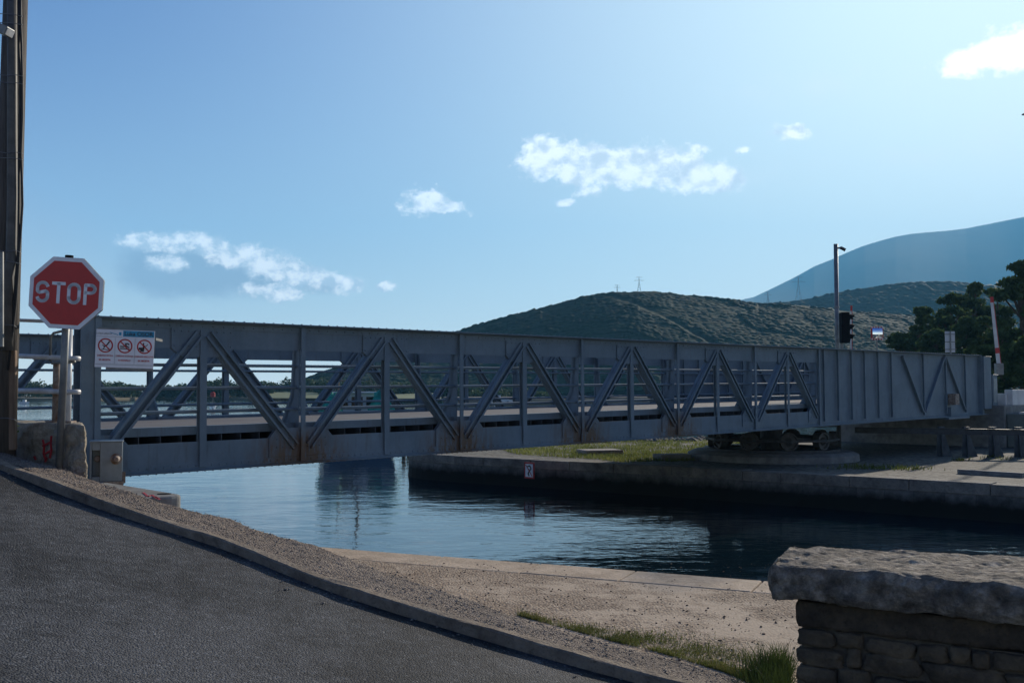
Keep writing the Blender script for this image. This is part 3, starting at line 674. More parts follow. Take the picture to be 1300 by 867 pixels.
# pylons
def pylon(px, py_top, py_base, D, label):
    zt = (HZ-py_top)*D/F+E; zb = (HZ-py_base)*D/F+E-3; h = zt-zb; x = (px-650)/F*D; t = thing('power_pylon', (x, D, zb), label, 'pylon', group='power pylons on the hills')
    m = MB(); w = h*.11; r = .075*D/760
    for (a, b) in ((-1, -1), (1, -1), (1, 1), (-1, 1)): m.tube([(a*w, b*w, 0), (a*w*.15, b*w*.15, h*.7), (0, 0, h)], r, 4)
    for k in range(7):
        z0 = h*.1*k; z1 = h*.1*(k+1); w0 = w*(1-.85*z0/(h*.7)); w1 = w*(1-.85*z1/(h*.7)); sg = 1 if k % 2 else -1
        for b in (-1, 1): m.tube([(-sg*w0, b*w0, z0), (sg*w1, b*w1, z1)], r*.6, 4)
    m.build('lattice', M['galv'], t)
    for z, s in ((.95, .16), (.80, .24)):
        m = MB(); m.tube([(-h*s, 0, h*z), (h*s, 0, h*z)], r*.9, 4); m.tube([(-h*s, 0, h*z), (0, 0, h*(z+.045))], r*.5, 4); m.tube([(h*s, 0, h*z), (0, 0, h*(z+.045))], r*.5, 4); m.build('crossarm', M['galv'], t)
pylon(784, 361, 372, 484, 'faint small pylon on the hilltop, leftmost of the pylons'); pylon(812, 350.5, 369, 484, 'lattice pylon on the very top of the wooded hill')
pylon(976, 370, 386, 880, 'small pylon in the saddle left of the tall pylon'); pylon(1015, 350, 383, 905, 'tall lattice pylon on the paler ridge before the blue mountain')

# ------------------------------------------------------------------ the swing bridge
BR = thing('swing_bridge', (-5.10, 12.0, E-.51), 'long blue grey riveted steel truss swing bridge crossing the canal', 'bridge')
BR.rotation_euler = (0, -.009, math.atan2(.7145, .6997))
W = 4.72; LEN = 19.5*LP; TZ = 1.405; CB = -.53; CT = -.16
st = M['steel']
def tp(t): return t*LP
def truss(n0, sgn):          # sgn: +1 = inner side is towards larger n
    name = 'truss'
    T = thing('truss', (0, 0, 0), None, None); T.parent = BR; del_keys(T)
    m = MB()   # top chord: flange plate, web, lower angle
    m.box(-.10, LEN-.5, n0-.15, n0+.15, TZ-.016, TZ); m.box(-.06, LEN-.5, n0-.010, n0+.010, TZ-.36, TZ-.017)
    m.box(-.08, LEN-.5, n0-.085, n0-.011, TZ-.032, TZ-.018); m.box(-.08, LEN-.5, n0-.023, n0-.0105, TZ-.11, TZ-.033)
    m.box(-.08, LEN-.5, n0+.011, n0+.085, TZ-.032, TZ-.018)
    x = .1
    while x < LEN-.6:
        for s in (-1, 1): m.dome((x, n0+s*.115, TZ), (0, 0, 1), .015)
        m.dome((x+.05, n0-.024, TZ-.072), (0, -1, 0), .012); x += .151
    m.build('top_chord', st, T)
    m = MB()   # bottom chord
    m.box(-.05, LEN, n0-.012, n0+.012, CB+.014, CT); m.box(-.05, LEN, n0-.16, n0+.16, CB, CB+.013)
    m.box(-.05, LEN, n0-.025, n0-.0125, CB+.014, CB+.10); m.box(-.05, LEN, n0-.09, n0-.026, CB+.014, CB+.026)
    x = 0
    while x < LEN:
        m.dome((x, n0-.026, CB+.062), (0, -1, 0), .014)
        for s in (-.125, -.06): m.dome((x+.07, n0+s, CB), (0, 0, -1), .014)
        x += .11
    m.build('bottom_chord', st, T)
    # end post
    m = MB(); m.box(-.10, .09, n0-.11, n0-.09, CB-.05, TZ-.02); m.box(-.015, .015, n0-.09, n0+.09, CB-.05, TZ-.02); m.box(-.10, .09, n0+.09, n0+.11, CB-.05, TZ-.02)
    m.box(.060, .135, n0-.128, n0-.112, CB+.0, TZ-.02); m.build('end_post', st, T)
    for t in range(1, 13):
        x = tp(t); m = MB()
        if t % 2:
            m.box(x-.048, x+.048, n0-.046, n0-.034, CB+.04, TZ-.12); m.box(x-.006, x+.006, n0-.034, n0-.012, CB+.04, TZ-.12)
            m.box(x-.048, x+.048, n0+.034, n0+.046, CB+.3, TZ-.12)
            m.box(x-.006, x+.006, n0+.012, n0+.034, CB+.3, TZ-.12)
        else:
            m.box(x-.035, x+.035, n0-.075, n0-.055, CB+.03, TZ-.035); m.box(x-.008, x+.008, n0-.055, n0-.0255, CB+.03, TZ-.035)
        m.build('vertical_post', st, T)
        if t % 2 == 0:      # knee bracket on the deck side, splayed at its foot
            m = MB(); a = n0+sgn*.06; pts = [(x-.006, n0+sgn*.05, -.10), (x-.006, n0+sgn*.46, -.02), (x-.006, n0+sgn*.20, .42), (x-.006, n0+sgn*.13, TZ-.2), (x-.006, n0+sgn*.02, TZ-.12)]
            m.prism(pts, (.012, 0, 0)); m.beam((x, n0+sgn*.46, -.02), (x, n0+sgn*.20, .42), .10, .012, (1, 0, 0)); m.beam((x, n0+sgn*.20, .42), (x, n0+sgn*.13, TZ-.2), .10, .012, (1, 0, 0))
            m.build('knee_bracket', st, T)
    for k in range(12):     # diagonals
        x0, x1 = tp(k), tp(k+1); up = k % 2 == 0
        a = Vector((x0+(.11 if up else .07), n0, (CT-.13) if up else TZ-.17)); b = Vector((x1-(.07 if up else .11), n0, (TZ-.17) if up else CT-.13))
        if k == 0: a = Vector((x0+.30, n0, CT+.0))
        m = MB(); d = (b-a).normalized(); u = d.cross(Vector((0, 1, 0)))
        for q in (-1, 1):
            for sg in (-1, 1): m.beam(a+u*q*.055+Vector((0, sg*.042, 0)), b+u*q*.055+Vector((0, sg*.042, 0)), .068, .011, tuple(u))
            for sg in (-1, 1): m.beam(a+u*q*.040+Vector((0, sg*.071, 0)), b+u*q*.040+Vector((0, sg*.071, 0)), .009, .019, tuple(u))
        m.beam(a, b, .014, .098, tuple(u)); m.build('diagonal', st, T)
    for t in range(0, 13):  # gusset plates
        x = tp(t); m = MB()
        for s in (-1, 1):
            y = n0+s*.020
            if t % 2: pts = [(x-.44, y, TZ-.10), (x+.44, y, TZ-.10), (x+.44, y, TZ-.36), (x+.30, y, TZ-.47), (x-.30, y, TZ-.47), (x-.44, y, TZ-.36)]
            else: pts = [(max(x-.52, -.05), y, CB+.11), (x+.52, y, CB+.11), (x+.52, y, CT), (x+.40, y, CT+.13), (max(x-.40, -.05), y, CT+.13), (max(x-.52, -.05), y, CT)]
            m.prism(pts, (0, s*.010, 0))
        y = n0-.031
        for q in range(-4, 5):
            for r_ in range(2):
                xx = x+q*.10
                if xx < 0: continue
                m.dome((xx, y, (TZ-.14-r_*.19) if t % 2 else (CT-.02-r_*.11)), (0, -1, 0), .013)
        m.build('gusset_plate', st, T)
    # solid web panel over the counterweight arm
    m = MB(); xs = tp(12)-.05; m.box(xs, LEN-.5, n0-.009, n0+.009, CT-.002, TZ-.34)
    m.build('web_panel', st, T)
    for t in (12.15, 12.65, 13.15, 13.65, 14.2, 14.75, 16.2, 17.3, 18.35):
        x = tp(t); m = MB(); m.box(x-.006, x+.006, n0-.075, n0-.0255, CB+.11, TZ-.035); m.box(x-.022, x+.022, n0-.088, n0-.076, CB+.11, TZ-.035)
        m.box(x-.03, x+.03, n0+.03, n0+.085, CB+.2, TZ-.12); m.build('stiffener', st, T)
    for (ta, tb, za, zb) in ((15.25, 16.15, TZ-.12, CB+.2), (16.25, 17.25, CB+.2, TZ-.12), (17.35, 18.3, TZ-.12, CB+.2)):
        m = MB(); m.beam((tp(ta), n0-.055, za), (tp(tb), n0-.055, zb), .05, .08, (0, 1, 0)); m.build('diagonal_rib', st, T)
    # end frame of the web
    m = MB(); m.box(LEN-.5, LEN-.47, n0-.14, n0+.14, CB+.014, TZ); m.box(LEN-.47, LEN+.0, n0-.02, n0+.02, CB+.014, TZ-.25); m.build('end_plate', st, T)
    # hand rails on the deck side
    for z in (.225, .53, .83):
        m = MB(); m.tube([(-.05, n0+sgn*.10, z), (LEN-.6, n0+sgn*.10, z)], .021 if z > .3 else .024, 8)
        m.build('guard_rail', st, T)
    return T
def del_keys(o):
    for k in ('label', 'category', 'group', 'kind'):
        if k in o: del o[k]
truss(0.0, 1); T2 = truss(W, -1)
# deck
m = MB(); m.box(-.1, LEN, .42, W-.42, -.05, 0); m.build('deck', M['deck'], BR)
for n_ in (.14, W-.41):
    m = MB(); m.box(-.1, LEN, n_, n_+.27, -.03, .03); m.box(-.1, LEN, n_-.012 if n_ < 1 else n_+.27, n_ if n_ < 1 else n_+.282, -.075, .035); m.build('deck_edge_beam', st, BR)
for k in range(62):
    x = .12+k*.285; m = MB(); m.box(x-.006, x+.006, .05, W-.05, -.20, -.0755); m.box(x-.04, x+.04, .05, W-.05, -.212, -.2005); m.build('deck_joist', M['dark_steel'], BR)
for t in range(0, 20, 2):
    x = tp(t); m = MB(); m.box(x-.01, x+.01, .02, W-.02, CB+.05, -.212); m.box(x-.09, x+.09, .05, W-.05, CB+.03, CB+.049); m.build('cross_girder', M['dark_steel'], BR)
for n_ in (1.2, 2.36, 3.5):
    m = MB(); m.box(0, LEN-.3, n_-.01, n_+.01, -.42, -.213); m.box(0, LEN-.3, n_-.06, n_+.06, -.435, -.4205); m.build('stringer', M['dark_steel'], BR)
m = MB(); m.box(0.1, LEN-.3, .2, W-.2, -.228, -.214); m.build('floor_plate', M['dark_steel'], BR)
# counterweight boxes at the right end
m = MB(); m.box(LEN-.40, LEN+.25, -.17, .50, -.35, TZ-.05); m.box(LEN-.43, LEN+.28, -.20, .53, TZ-.05, TZ-.03); m.build('end_cabinet', st, BR, bevel=.01)
m = MB(); m.box(LEN-.4, LEN+.2, .6, W-.1, -.5, -.06); m.build('counterweight', M['dark_steel'], BR)
m = MB(); m.box(tp(17.45), tp(17.45)+.30, -.26, -.03, -.16, .18); m.build('junction_box', M['rusty'], BR, bevel=.01)
m = MB(); m.box(tp(17.1), tp(18.2), -.25, .1, CB-.06, CB-.002); m.beam((tp(17.4), -.1, CB+.3), (tp(17.4), -.1, CB-.05), .12, .08, (1, 0, 0)); m.build('lock_bracket', st, BR)
# cross bracing frame seen under the counterweight arm
m = MB()
for t in (13.5, 15, 16.5): m.box(tp(t)-.06, tp(t)+.06, .05, W-.05, CB-.02, -.23)
m.build('under_frame', M['dark_steel'], BR)

# turntable pedestal with its wheels
pc = Vector((7.2, 27.9, FAR))
tt = thing('turntable', pc, 'round concrete turntable pedestal with a ring of iron wheels carrying the bridge', 'turntable')
m = MB(pc); m.lathe([(2.32, 0), (2.30, .16), (2.12, .24), (1.95, .25)], Matrix.Translation(pc), 48); m.build('pedestal', M['concrete'], tt)
m = MB(pc); m.lathe([(1.85, .25), (1.85, .31), (1.45, .31), (1.45, .25)], Matrix.Translation(pc), 48, False); m.build('ring_rail', M['dark_steel'], tt)
ztop = BR.location.z+CB+.19
m = MB(pc); zz = ztop-pc.z
m.lathe([(1.55, zz-.02), (1.75, zz-.02), (1.75, zz-.11), (1.5, zz-.11), (1.5, zz-.02)], Matrix.Translation(pc), 48, False); m.lathe([(1.42, .55), (1.48, .55), (1.48, .62), (1.42, .62), (1.42, .55)], Matrix.Translation(pc), 40, False)
m.lathe([(.3, .25), (.3, zz)], Matrix.Translation(pc), 20); m.build('slewing_ring', M['dark_steel'], tt)
M['iron'] = mat('old_iron', (.10, .10, .10), (.05, .045, .04), 9, .6, .2)
for k in range(10):
    an = R(-90+36*k+1); dv = Vector((math.sin(R(36*k+1)), -math.cos(R(36*k+1)), 0)); wc = pc+dv*1.62+Vector((0, 0, .31+.225))
    q = dv.to_track_quat('Z', 'Y').to_matrix().to_4x4(); Mx = Matrix.Translation(wc) @ q; m = MB(pc)
    m.lathe([(.05, -.10), (.10, -.09), (.11, -.06), (.19, -.05), (.20, -.10), (.235, -.10), (.235, .10), (.20, .10), (.19, .05), (.11, .06), (.10, .09), (.05, .14)], Mx, 28)
    wh = m.build('wheel', M['iron'], tt); m = MB(pc)
    m.lathe([(.06, .141), (.06, .17), (.02, .18)], Mx, 14); m.build('axle_cap', M['dark_steel'], wh)
m = MB(pc)
for k in range(10):
    a1 = R(36*k+1); 
    for rr_ in (1.42, 1.80):
        a2 = R(36*(k+1)+1); m.beam(pc+Vector((math.sin(a1)*rr_, -math.cos(a1)*rr_, .55)), pc+Vector((math.sin(a2)*rr_, -math.cos(a2)*rr_, .55)), .03, .06)
m.build('wheel_cage', M['dark_steel'], tt)

# abutment and approach at the right end
def bw(s, n, z):    # bridge frame to world
    mw = Matrix.Translation(BR.location) @ BR.rotation_euler.to_matrix().to_4x4(); return mw @ Vector((s, n, z))
ab = thing('bridge_abutment', bw(LEN+.4, 0, 0), 'grey green concrete abutment block at the far right end of the bridge', 'abutment'); org = ab.location
def bbox(m, s0, s1, n0, n1, z0, z1):
    mw = Matrix.Translation(BR.location) @ Matrix.Rotation(math.atan2(.7145, .6997), 4, 'Z'); m.box(s0, s1, n0, n1, z0, z1, mw); return m
m = bbox(MB(org), LEN+.42, LEN+14, -.5, W+.6, -1.5, .02); m.build('abutment_body', M['concrete'], ab, bevel=.03)
m = bbox(MB(org), LEN+.55, LEN+4.2, -1.5, -.52, -1.35, -.25); m.build('wing_block', mat('greenish_concrete', (.19, .20, .17), (.12, .13, .11), 1.5, .9, .3), ab, bevel=.03)
m = bbox(MB(org), LEN+.75, LEN+4.5, -1.35, -1.33+.5, -.25, -.19); m.build('ledge_cap', M['palewhite'], ab, bevel=.015)
m = bbox(MB(org), LEN+1.15, LEN+1.35, -.3, W+.4, .02, .42); m = bbox(m, LEN+1.36, LEN+9, -.46, -.2, .021, .55); m.build('parapet', M['palewhite'], ab, bevel=.02)
cbn = thing('barrier_cabinet', bw(LEN+.52, .3, .02), 'tall grey blue barrier drive cabinet standing at the right end of the bridge', 'cabinet'); org = cbn.location
m = bbox(MB(org), LEN+.50, LEN+.95, -.12, .32, .03, 1.02); m = bbox(m, LEN+.47, LEN+.98, -.15, .35, 1.02, 1.05); m.build('housing', st, cbn, bevel=.01)
m = bbox(MB(org), LEN+.56, LEN+.89, -.135, -.121, .12, .92); m.build('door', M['box_paint'], cbn)
# barrier arm (raised, red and white)
def barrier(p0, p1, label, w0, w1, nstripe):
    p0 = Vector(p0); p1 = Vector(p1); t = thing('road_barrier', p0, label, 'barrier', group=None)
    for k in range(nstripe):
        a = p0.lerp(p1, k/nstripe); b = p0.lerp(p1, (k+1)/nstripe); ww = w0+(w1-w0)*k/nstripe
        m = MB(p0); m.beam(a, b, ww, .04, (0, 1, 0)); m.build('red_band' if k in (2, nstripe-1) else 'white_band', M['redpaint'] if k in (2, nstripe-1) else M['palewhite'], t)
    m = MB(p0); d = (p1-p0).normalized(); sx = d.cross(Vector((0, 1, 0))).normalized(); sx = sx if sx.x > 0 else -sx
    m.beam(p0+sx*w0*.55, p1+sx*w1*.55, .02, .05, (0, 1, 0)); m.build('red_edge_strip', M['redpaint'], t)
    m = MB(p0); m.box(p0.x-.12, p0.x+.12, p0.y-.10, p0.y+.10, p0.z-.35, p0.z+.05); m.build('pivot_mount', M['galv'], t)
barrier(P(1268, 463, 35.2), P(1258.5, 377, 35.2), 'raised red and white barrier arm leaning above the right end of the bridge', .13, .09, 12)
barrier(P(1080.5, 470, 33), P(1080.5, 388, 33), 'thin upright red and white barrier pole just behind the traffic light', .05, .04, 12)

# low steel guard beam on brackets at the right bank
g0 = P(1085, 546, 29.5); g1 = P(1330, 551, 28.2); gd = (g1-g0); gz = g0.z
gb = thing('guard_beam', (g0.x, g0.y, FAR), 'low dark steel guard beam on splayed bracket posts below the bridge end', 'guard rail'); org = gb.location
m = MB(org); m.beam(g0, Vector((g1.x, g1.y, gz-.03)), .10, .16); m.beam(g0+Vector((0, 0, .085)), Vector((g1.x, g1.y, gz+.055)), .2, .012); m.build('beam', M['dark_steel'], gb)
for k, px in enumerate((1197, 1229, 1262, 1294, 1326)):
    f = (px-1085)/245; p = g0.lerp(g1, f); d = gd.normalized(); side = Vector((d.y, -d.x, 0))
    m = MB(org); a = Vector((p.x, p.y, FAR)); hh = gz-.09-FAR
    m.prism([a-d*.10+Vector((0, 0, hh)), a+d*.10+Vector((0, 0, hh)), a+d*.20+Vector((0, 0, hh*.45)), a+d*.30, a-d*.12], tuple(side*.02))
    m.prism([a+side*.02+Vector((0, 0, hh)), a+side*.10+Vector((0, 0, hh)), a+side*.30, a+side*.02], tuple(d*.02)); m.box(a.x-.09, a.x+.09, a.y-.09, a.y+.09, gz+.085, gz+.13); m.build('bracket_post', mat('bracket_paint', (.10, .11, .11), (.05, .055, .055), 6, .7, .1) if k == 0 else bpy.data.materials['bracket_paint'], gb)

# kerb-like stone edging and slabs on the bank
def edging(pa, pb, z, w_, h_, name, label, mt):
    a = G(*pa, z); b = G(*pb, z); t = thing(name, ((a+b)/2)[:2]+(FAR,), label, 'kerb stone'); m = MB(t.location); m.beam(Vector((a.x, a.y, FAR+h_/2)), Vector((b.x, b.y, FAR+h_/2)), w_, h_); m.build('stone', mt, t, bevel=.01)
edging((1217, 601), (1300, 606), -1.87, .16, .10, 'edging_stone', 'long low edging stone lying on the sunlit right bank', M['concrete'])
edging((738, 577), (784, 576), -1.87, .8, .14, 'stone_slab', 'flat stone slab lying in the grass of the far bank', M['rusty'])
edging((834, 584), (872, 583), -1.87, .5, .16, 'stone_step', 'dark stone step beside the turntable pedestal', M['concrete'])

# ------------------------------------------------------------------ signs and poles on the right bank
def pole_thing(name, px, py_top, D, r, label, cat, zb=-.35, mt=None, group=None):
    top = P(px, py_top, D); t = thing(name, (top.x, D, E+zb), label, cat, group=group); m = MB(t.location)
    m.tube([(top.x, D, E+zb), (top.x, D, top.z)], r, 14); m.build('pole', mt or M['galv'], t, smooth=True); return t, top
t, top = pole_thing('camera_mast', 1061, 310, 31, .065, 'tall grey steel mast with a small surveillance camera at its top', 'mast', -1.87)
m = MB(t.location); m.tube([top+Vector((.05, 0, -.12)), top+Vector((.16, 0, -.12))], .03, 8); m.build('camera_bracket', M['galv'], t)
m = MB(t.location); m.lathe([(.02, 0), (.05, .03), (.05, .17), (.055, .18)], Matrix.Translation(top+Vector((.13, 0, -.10))) @ Matrix.Rotation(R(118), 4, 'Y'), 14); m.build('camera', M['dark_steel'], t, smooth=True)
m = MB(t.location); m.tube([top+Vector((0, 0, -1.95)), top+Vector((0, 0, -1.99))], .085, 14); m.build('clamp', M['galv'], t)
# traffic light seen from the side, lamps facing right
c = P(1072.5, 416, 30.5); tl = thing('traffic_light', (c.x, c.y, E-.35), 'black three lamp traffic light seen from its side, facing right', 'traffic light'); org = tl.location
HT = .93
m = MB(org); m.box(c.x-.13, c.x+.11, c.y-.15, c.y+.15, c.z-HT/2, c.z+HT/2); m.build('housing', M['black'], tl, bevel=.02)
for k in range(3):
    z = c.z+HT/2-.165-k*.30; Mx = Matrix.Translation((c.x+.11, c.y, z)) @ Matrix.Rotation(R(90), 4, 'Y')
    m = MB(org); m.lathe([(.115, 0), (.115, .03), (.10, .031)], Mx, 20); m.build('lens', M['darkglass'], tl)
    m = MB(org); n_ = 14; vs = []; fs = []
    for q in range(n_+1):
        an = R(-20+220*q/n_); L_ = .20*(.45+.55*max(0, math.sin(an)))
        for rr_ in (.125, .120): vs += [(c.x+.105, c.y+rr_*math.cos(an), z+rr_*math.sin(an)), (c.x+.11+L_, c.y+rr_*math.cos(an), z+rr_*math.sin(an)-.03*L_/.2)]
    for q in range(n_):
        b = q*4; fs += [(b, b+1, b+5, b+4), (b+2, b+6, b+7, b+3), (b+1, b+3, b+7, b+5)]
    m.add(vs, fs); m.build('visor', M['black'], tl)
m = MB(org); m.tube([(c.x-.02, c.y+.25, E-.35), (c.x-.02, c.y+.25, c.z+.3)], .05, 12); m.build('pole', M['galv'], tl)
m = MB(org); m.beam((c.x-.02, c.y+.12, c.z+.25), (c.x-.02, c.y+.25, c.z+.25), .05, .05); m.beam((c.x-.02, c.y+.12, c.z-.3), (c.x-.02, c.y+.25, c.z-.3), .05, .05); m.build('bracket', M['galv'], tl)
# convex mirror
c = P(1113.5, 423, 40); mr_ = thing('traffic_mirror', (c.x, c.y, E-.3), 'small convex traffic mirror in a striped red and white frame on a thin pole', 'mirror'); org = mr_.location
m = MB(org); m.box(c.x-.25, c.x+.25, c.y-.02, c.y+.03, c.z-.27, c.z+.27); m.build('frame', M['redpaint'], mr_, bevel=.05)
for k in range(5):
    x = -.21+k*.105; m = MB(org)
    for zz_ in (.235, -.235): m.box(c.x+x-.025, c.x+x+.025, c.y-.027, c.y-.022, c.z+zz_-.03, c.z+zz_+.03)
    m.build('white_stripe', M['palewhite'], mr_)
m = MB(org); vs = []; fs = []; nn_ = 10
for i in range(nn_+1):
    for j in range(nn_+1):
        a = -1+2*i/nn_; b = -1+2*j/nn_; vs.append((c.x+a*.20, c.y-.03-.06*(1-(a*a+b*b)/2), c.z+b*.20))
for i in range(nn_):
    for j in range(nn_): fs.append((i*(nn_+1)+j, (i+1)*(nn_+1)+j, (i+1)*(nn_+1)+j+1, i*(nn_+1)+j+1))
m.add(vs, fs); m.build('mirror_face', M['mirror'], mr_, smooth=True)
m = MB(org); m.tube([(c.x, c.y+.04, E-.3), (c.x, c.y+.04, c.z)], .03, 8); m.build('pole', M['galv'], mr_)
# twin panel sign (back)
c = P(1206, 434, 37); ps = thing('panel_sign', (c.x, c.y, E-.3), 'pale grey twin panel road sign seen from behind above the girder', 'sign'); org = ps.location
for s in (-1, 1): m = MB(org); m.box(c.x+s*.095-.085, c.x+s*.095+.085, c.y-.01, c.y+.01, c.z-.39, c.z+.39); m.build('panel', mat('pale_panel_%d' % s, (.45, .48, .5), (.36, .39, .42), 5, .5, 0), ps)
for z in (-.28, 0, .28): m = MB(org); m.box(c.x-.19, c.x+.19, c.y-.025, c.y-.011, c.z+z-.015, c.z+z+.015); m.build('rail', M['galv'], ps)
m = MB(org); m.tube([(c.x, c.y-.055, E-.3), (c.x, c.y-.055, c.z+.38)], .025, 10); m.build('pole', M['galv'], ps)
# wall sign on the canal wall
tdir = Vector((-.72, .69, 0)).normalized(); wn = Vector((-.69, -.72, 0)).normalized()
c = P(672.5, 597, 25.75)
sg = thing('canal_sign', c, 'small white no landing sign with red border fixed on the far canal wall', 'sign'); org = c
Mx = Matrix.Translation(c) @ Matrix(((-tdir.x, wn.x, 0, 0), (-tdir.y, wn.y, 0, 0), (0, 0, 1, 0), (0, 0, 0, 1)))
m = MB(org); m.box(-.17, .17, .0, .02, -.205, .205, Mx); m.build('red_border', M['redpaint'], sg)
m = MB(org); m.box(-.13, .13, .021, .026, -.165, .165, Mx); m.build('white_field', M['signwhite'], sg)
def stroke(m, pts, w_, y0, y1, Mx):      # flat ribbon in the local x,z plane
    for (a, b) in zip(pts[:-1], pts[1:]):
        a = Vector(a); b = Vector(b); d = (b-a).normalized(); q = Vector((-d.y, d.x))*w_/2; e = d*w_*.25
        m.prism([(p.x, y0, p.y) for p in (a-e+q, b+e+q, b+e-q, a-e-q)], (0, y1-y0, 0), Mx)
m = MB(org); stroke(m, [(-.05, .10), (.03, .12), (.07, .05), (.02, -.01), (-.02, .03)], .035, .027, .030, Mx); stroke(m, [(.02, 0), (-.03, -.08), (.0, -.13)], .04, .0272, .0302, Mx); m.build('symbol', M['signblack'], sg)
m = MB(org); stroke(m, [(-.11, .14), (.11, -.14)], .022, .0305, .033, Mx); m.build('red_bar', M['redpaint'], sg)

# ------------------------------------------------------------------ pine trees on the right
def pine(px, py_top, D, wpx, label, zg=-1.0, n=5200, lean=0, name='pine_tree', group='pine trees on the right bank'):
    top = P(px, py_top, D); base = Vector((top.x-lean, D, E+zg)); h = top.z-base.z; rw = wpx*D/F/2
    t = thing(name, base, label, 'tree', group=group); m = MB(base)
    m.tube([base, base+Vector((lean*.3, 0, h*.35)), base+Vector((lean*.8, 0, h*.72)), base+Vector((lean, 0, h*.93))], [h*.030, h*.024, h*.014, h*.004], 10); m.build('trunk', M['bark'], t, smooth=True)
    C = []; m = MB(base)
    nb = int(30+rw*8); n = int(n*1.9)
    for k in range(nb):
        f = random.uniform(.10, .97); an = random.uniform(0, 6.28); rr_ = rw*math.sqrt(max(.05, 1-abs(f-.5)**2*2.6))*random.uniform(.3, .95)*(1.1-.45*f)
        c = Vector((top.x-lean*(1-f)+rr_*math.cos(an), D+rr_*math.sin(an), base.z+h*f))
        s = rw*random.uniform(.15, .42); C.append(crown_pts(tuple(c), (s, s, s*.5), int(n/nb*(s/(rw*.29))**1.5), .05))
        if k % 2 == 0: m.tube([base+Vector((lean*f*.8, 0, h*max(.15, f-.18))), c], [h*.010, h*.004], 5)
    C.append(crown_pts((top.x, D, top.z-h*.05), (rw*.22, rw*.22, h*.05), int(n*.05), .2))
    m.build('limbs', M['bark'], t); pts = np.concatenate(C)-np.array(base)
    leaf_mesh('crown', pts, .17*max(1, D/75), M['pine'], t)
pine(1168, 391, 88, 66, 'rounded pine at the left end of the dark pine group'); pine(1140, 423, 84, 52, 'low bushy pine at the foot of the group, leftmost and lowest', n=3600)
pine(1207, 373, 96, 74, 'mid height pine behind the panel sign'); pine(1238, 358, 104, 80, 'broad pine whose top breaks the paler ridge line', n=6000)
pine(1266, 366, 84, 70, 'pine right behind the raised barrier arm', n=6000); pine(1296, 331, 70, 78, 'tallest pine, cut by the right edge of the photo', n=7500)
pine(1272, 408, 64, 60, 'low dense pine in front of the tall ones by the right edge', n=5500); pine(1225, 402, 78, 66, 'lower dark pine left of the raised barrier arm', n=5500); pine(1188, 418, 80, 60, 'short pine below the twin panel sign', n=4500)
pine(1345, 322, 74, 90, 'pine standing mostly beyond the right edge of the photo', n=5000)
pine(1248, 440, 62, 66, 'round dark bush pine just above the cabinet', n=4500); pine(1308, 425, 56, 70, 'dark bushy pine above the pale concrete blocks', n=4500)

# ------------------------------------------------------------------ boats and marker on the water
Db = 46.0; c = P(452, 560, Db); bx = c.x
fb = thing('fishing_boat', (bx, Db, 0), 'blue hulled fishing boat with white cabin and green nets moored behind the bridge', 'boat'); fb.rotation_euler = (0, 0, R(12)); 
def ring(y, hw, zb, zt): return [(-hw, y, zt), (-hw*.96, y, zt*.45), (-hw*.72, y, zb), (hw*.72, y, zb), (hw*.96, y, zt*.45), (hw, y, zt)]
m = MB(); secs = [ring(-2.8, 1.55, -.2, 1.15), ring(-.5, 1.7, -.25, 1.12), ring(2.5, 1.45, -.25, 1.25), ring(4.6, .8, -.1, 1.5), ring(5.8, .06, .35, 1.8)]
vs = [v for s in secs for v in s]; fs = [tuple(range(6)), tuple(range(24, 30))]
for i in range(4):
    for j in range(6): fs.append((i*6+j, i*6+(j+1) % 6, (i+1)*6+(j+1) % 6, (i+1)*6+j))
m.add(vs, fs); m.build('hull', M['boatblue'], fb)
m = MB(); m.box(-1.62, 1.62, -2.82, -2.70, 1.15, 1.55); m.box(-1.64, -1.52, -2.7, 2.2, 1.13, 1.55); m.box(1.52, 1.64, -2.7, 2.2, 1.13, 1.55)
m.build('bulwark', M['boatwhite'], fb)
for x in (-.55, .65): m = MB(); m.box(x-.28, x+.28, -2.84, -2.825, 1.22, 1.46); m.build('freeing_port', M['darkglass'], fb)
m = MB(); m.box(-1.0, 1.0, -.6, 1.9, 1.15, 2.45); m.box(-1.15, 1.15, -.8, 2.1, 2.45, 2.53); m.build('wheelhouse', M['boatwhite'], fb, bevel=.03)
for x in (-.66, 0, .66): m = MB(); m.box(x-.25, x+.25, -.63, -.602, 1.85, 2.3); m.build('window', M['darkglass'], fb)
def tarp(c0, r0, nm):
    m = MB(); vs = []; fs = []; A, B = 14, 8
    for i in range(B+1):
        for j in range(A):
            ph = i/B*math.pi/2; th = j/A*2*math.pi; k = 1+noise.noise(Vector((i*.9, j*.8, c0[0])))*.28; vs.append((c0[0]+r0[0]*math.cos(ph)*math.cos(th)*k, c0[1]+r0[1]*math.cos(ph)*math.sin(th)*k, c0[2]+r0[2]*math.sin(ph)*k))
    for i in range(B):
        for j in range(A): fs.append((i*A+j, i*A+(j+1) % A, (i+1)*A+(j+1) % A, (i+1)*A+j))
    m.add(vs, fs); m.build(nm, M['green_net'], fb, smooth=True)
tarp((-1.25, -1.9, 1.4), (.62, .8, 1.15), 'net_heap'); tarp((1.15, -1.6, 1.35), (.75, .9, 1.2), 'net_heap')
m = MB(); m.tube([(0, -.9, 1.2), (0, -.9, 4.4)], .05, 8); m.tube([(-.9, -2.4, 1.2), (-.9, -2.4, 3.0), (.9, -2.4, 3.0), (.9, -2.4, 1.2)], .04, 8); m.tube([(0, -.9, 3.9), (0, -2.5, 3.4)], .035, 6); m.build('mast', M['rusty'], fb)
m = MB()
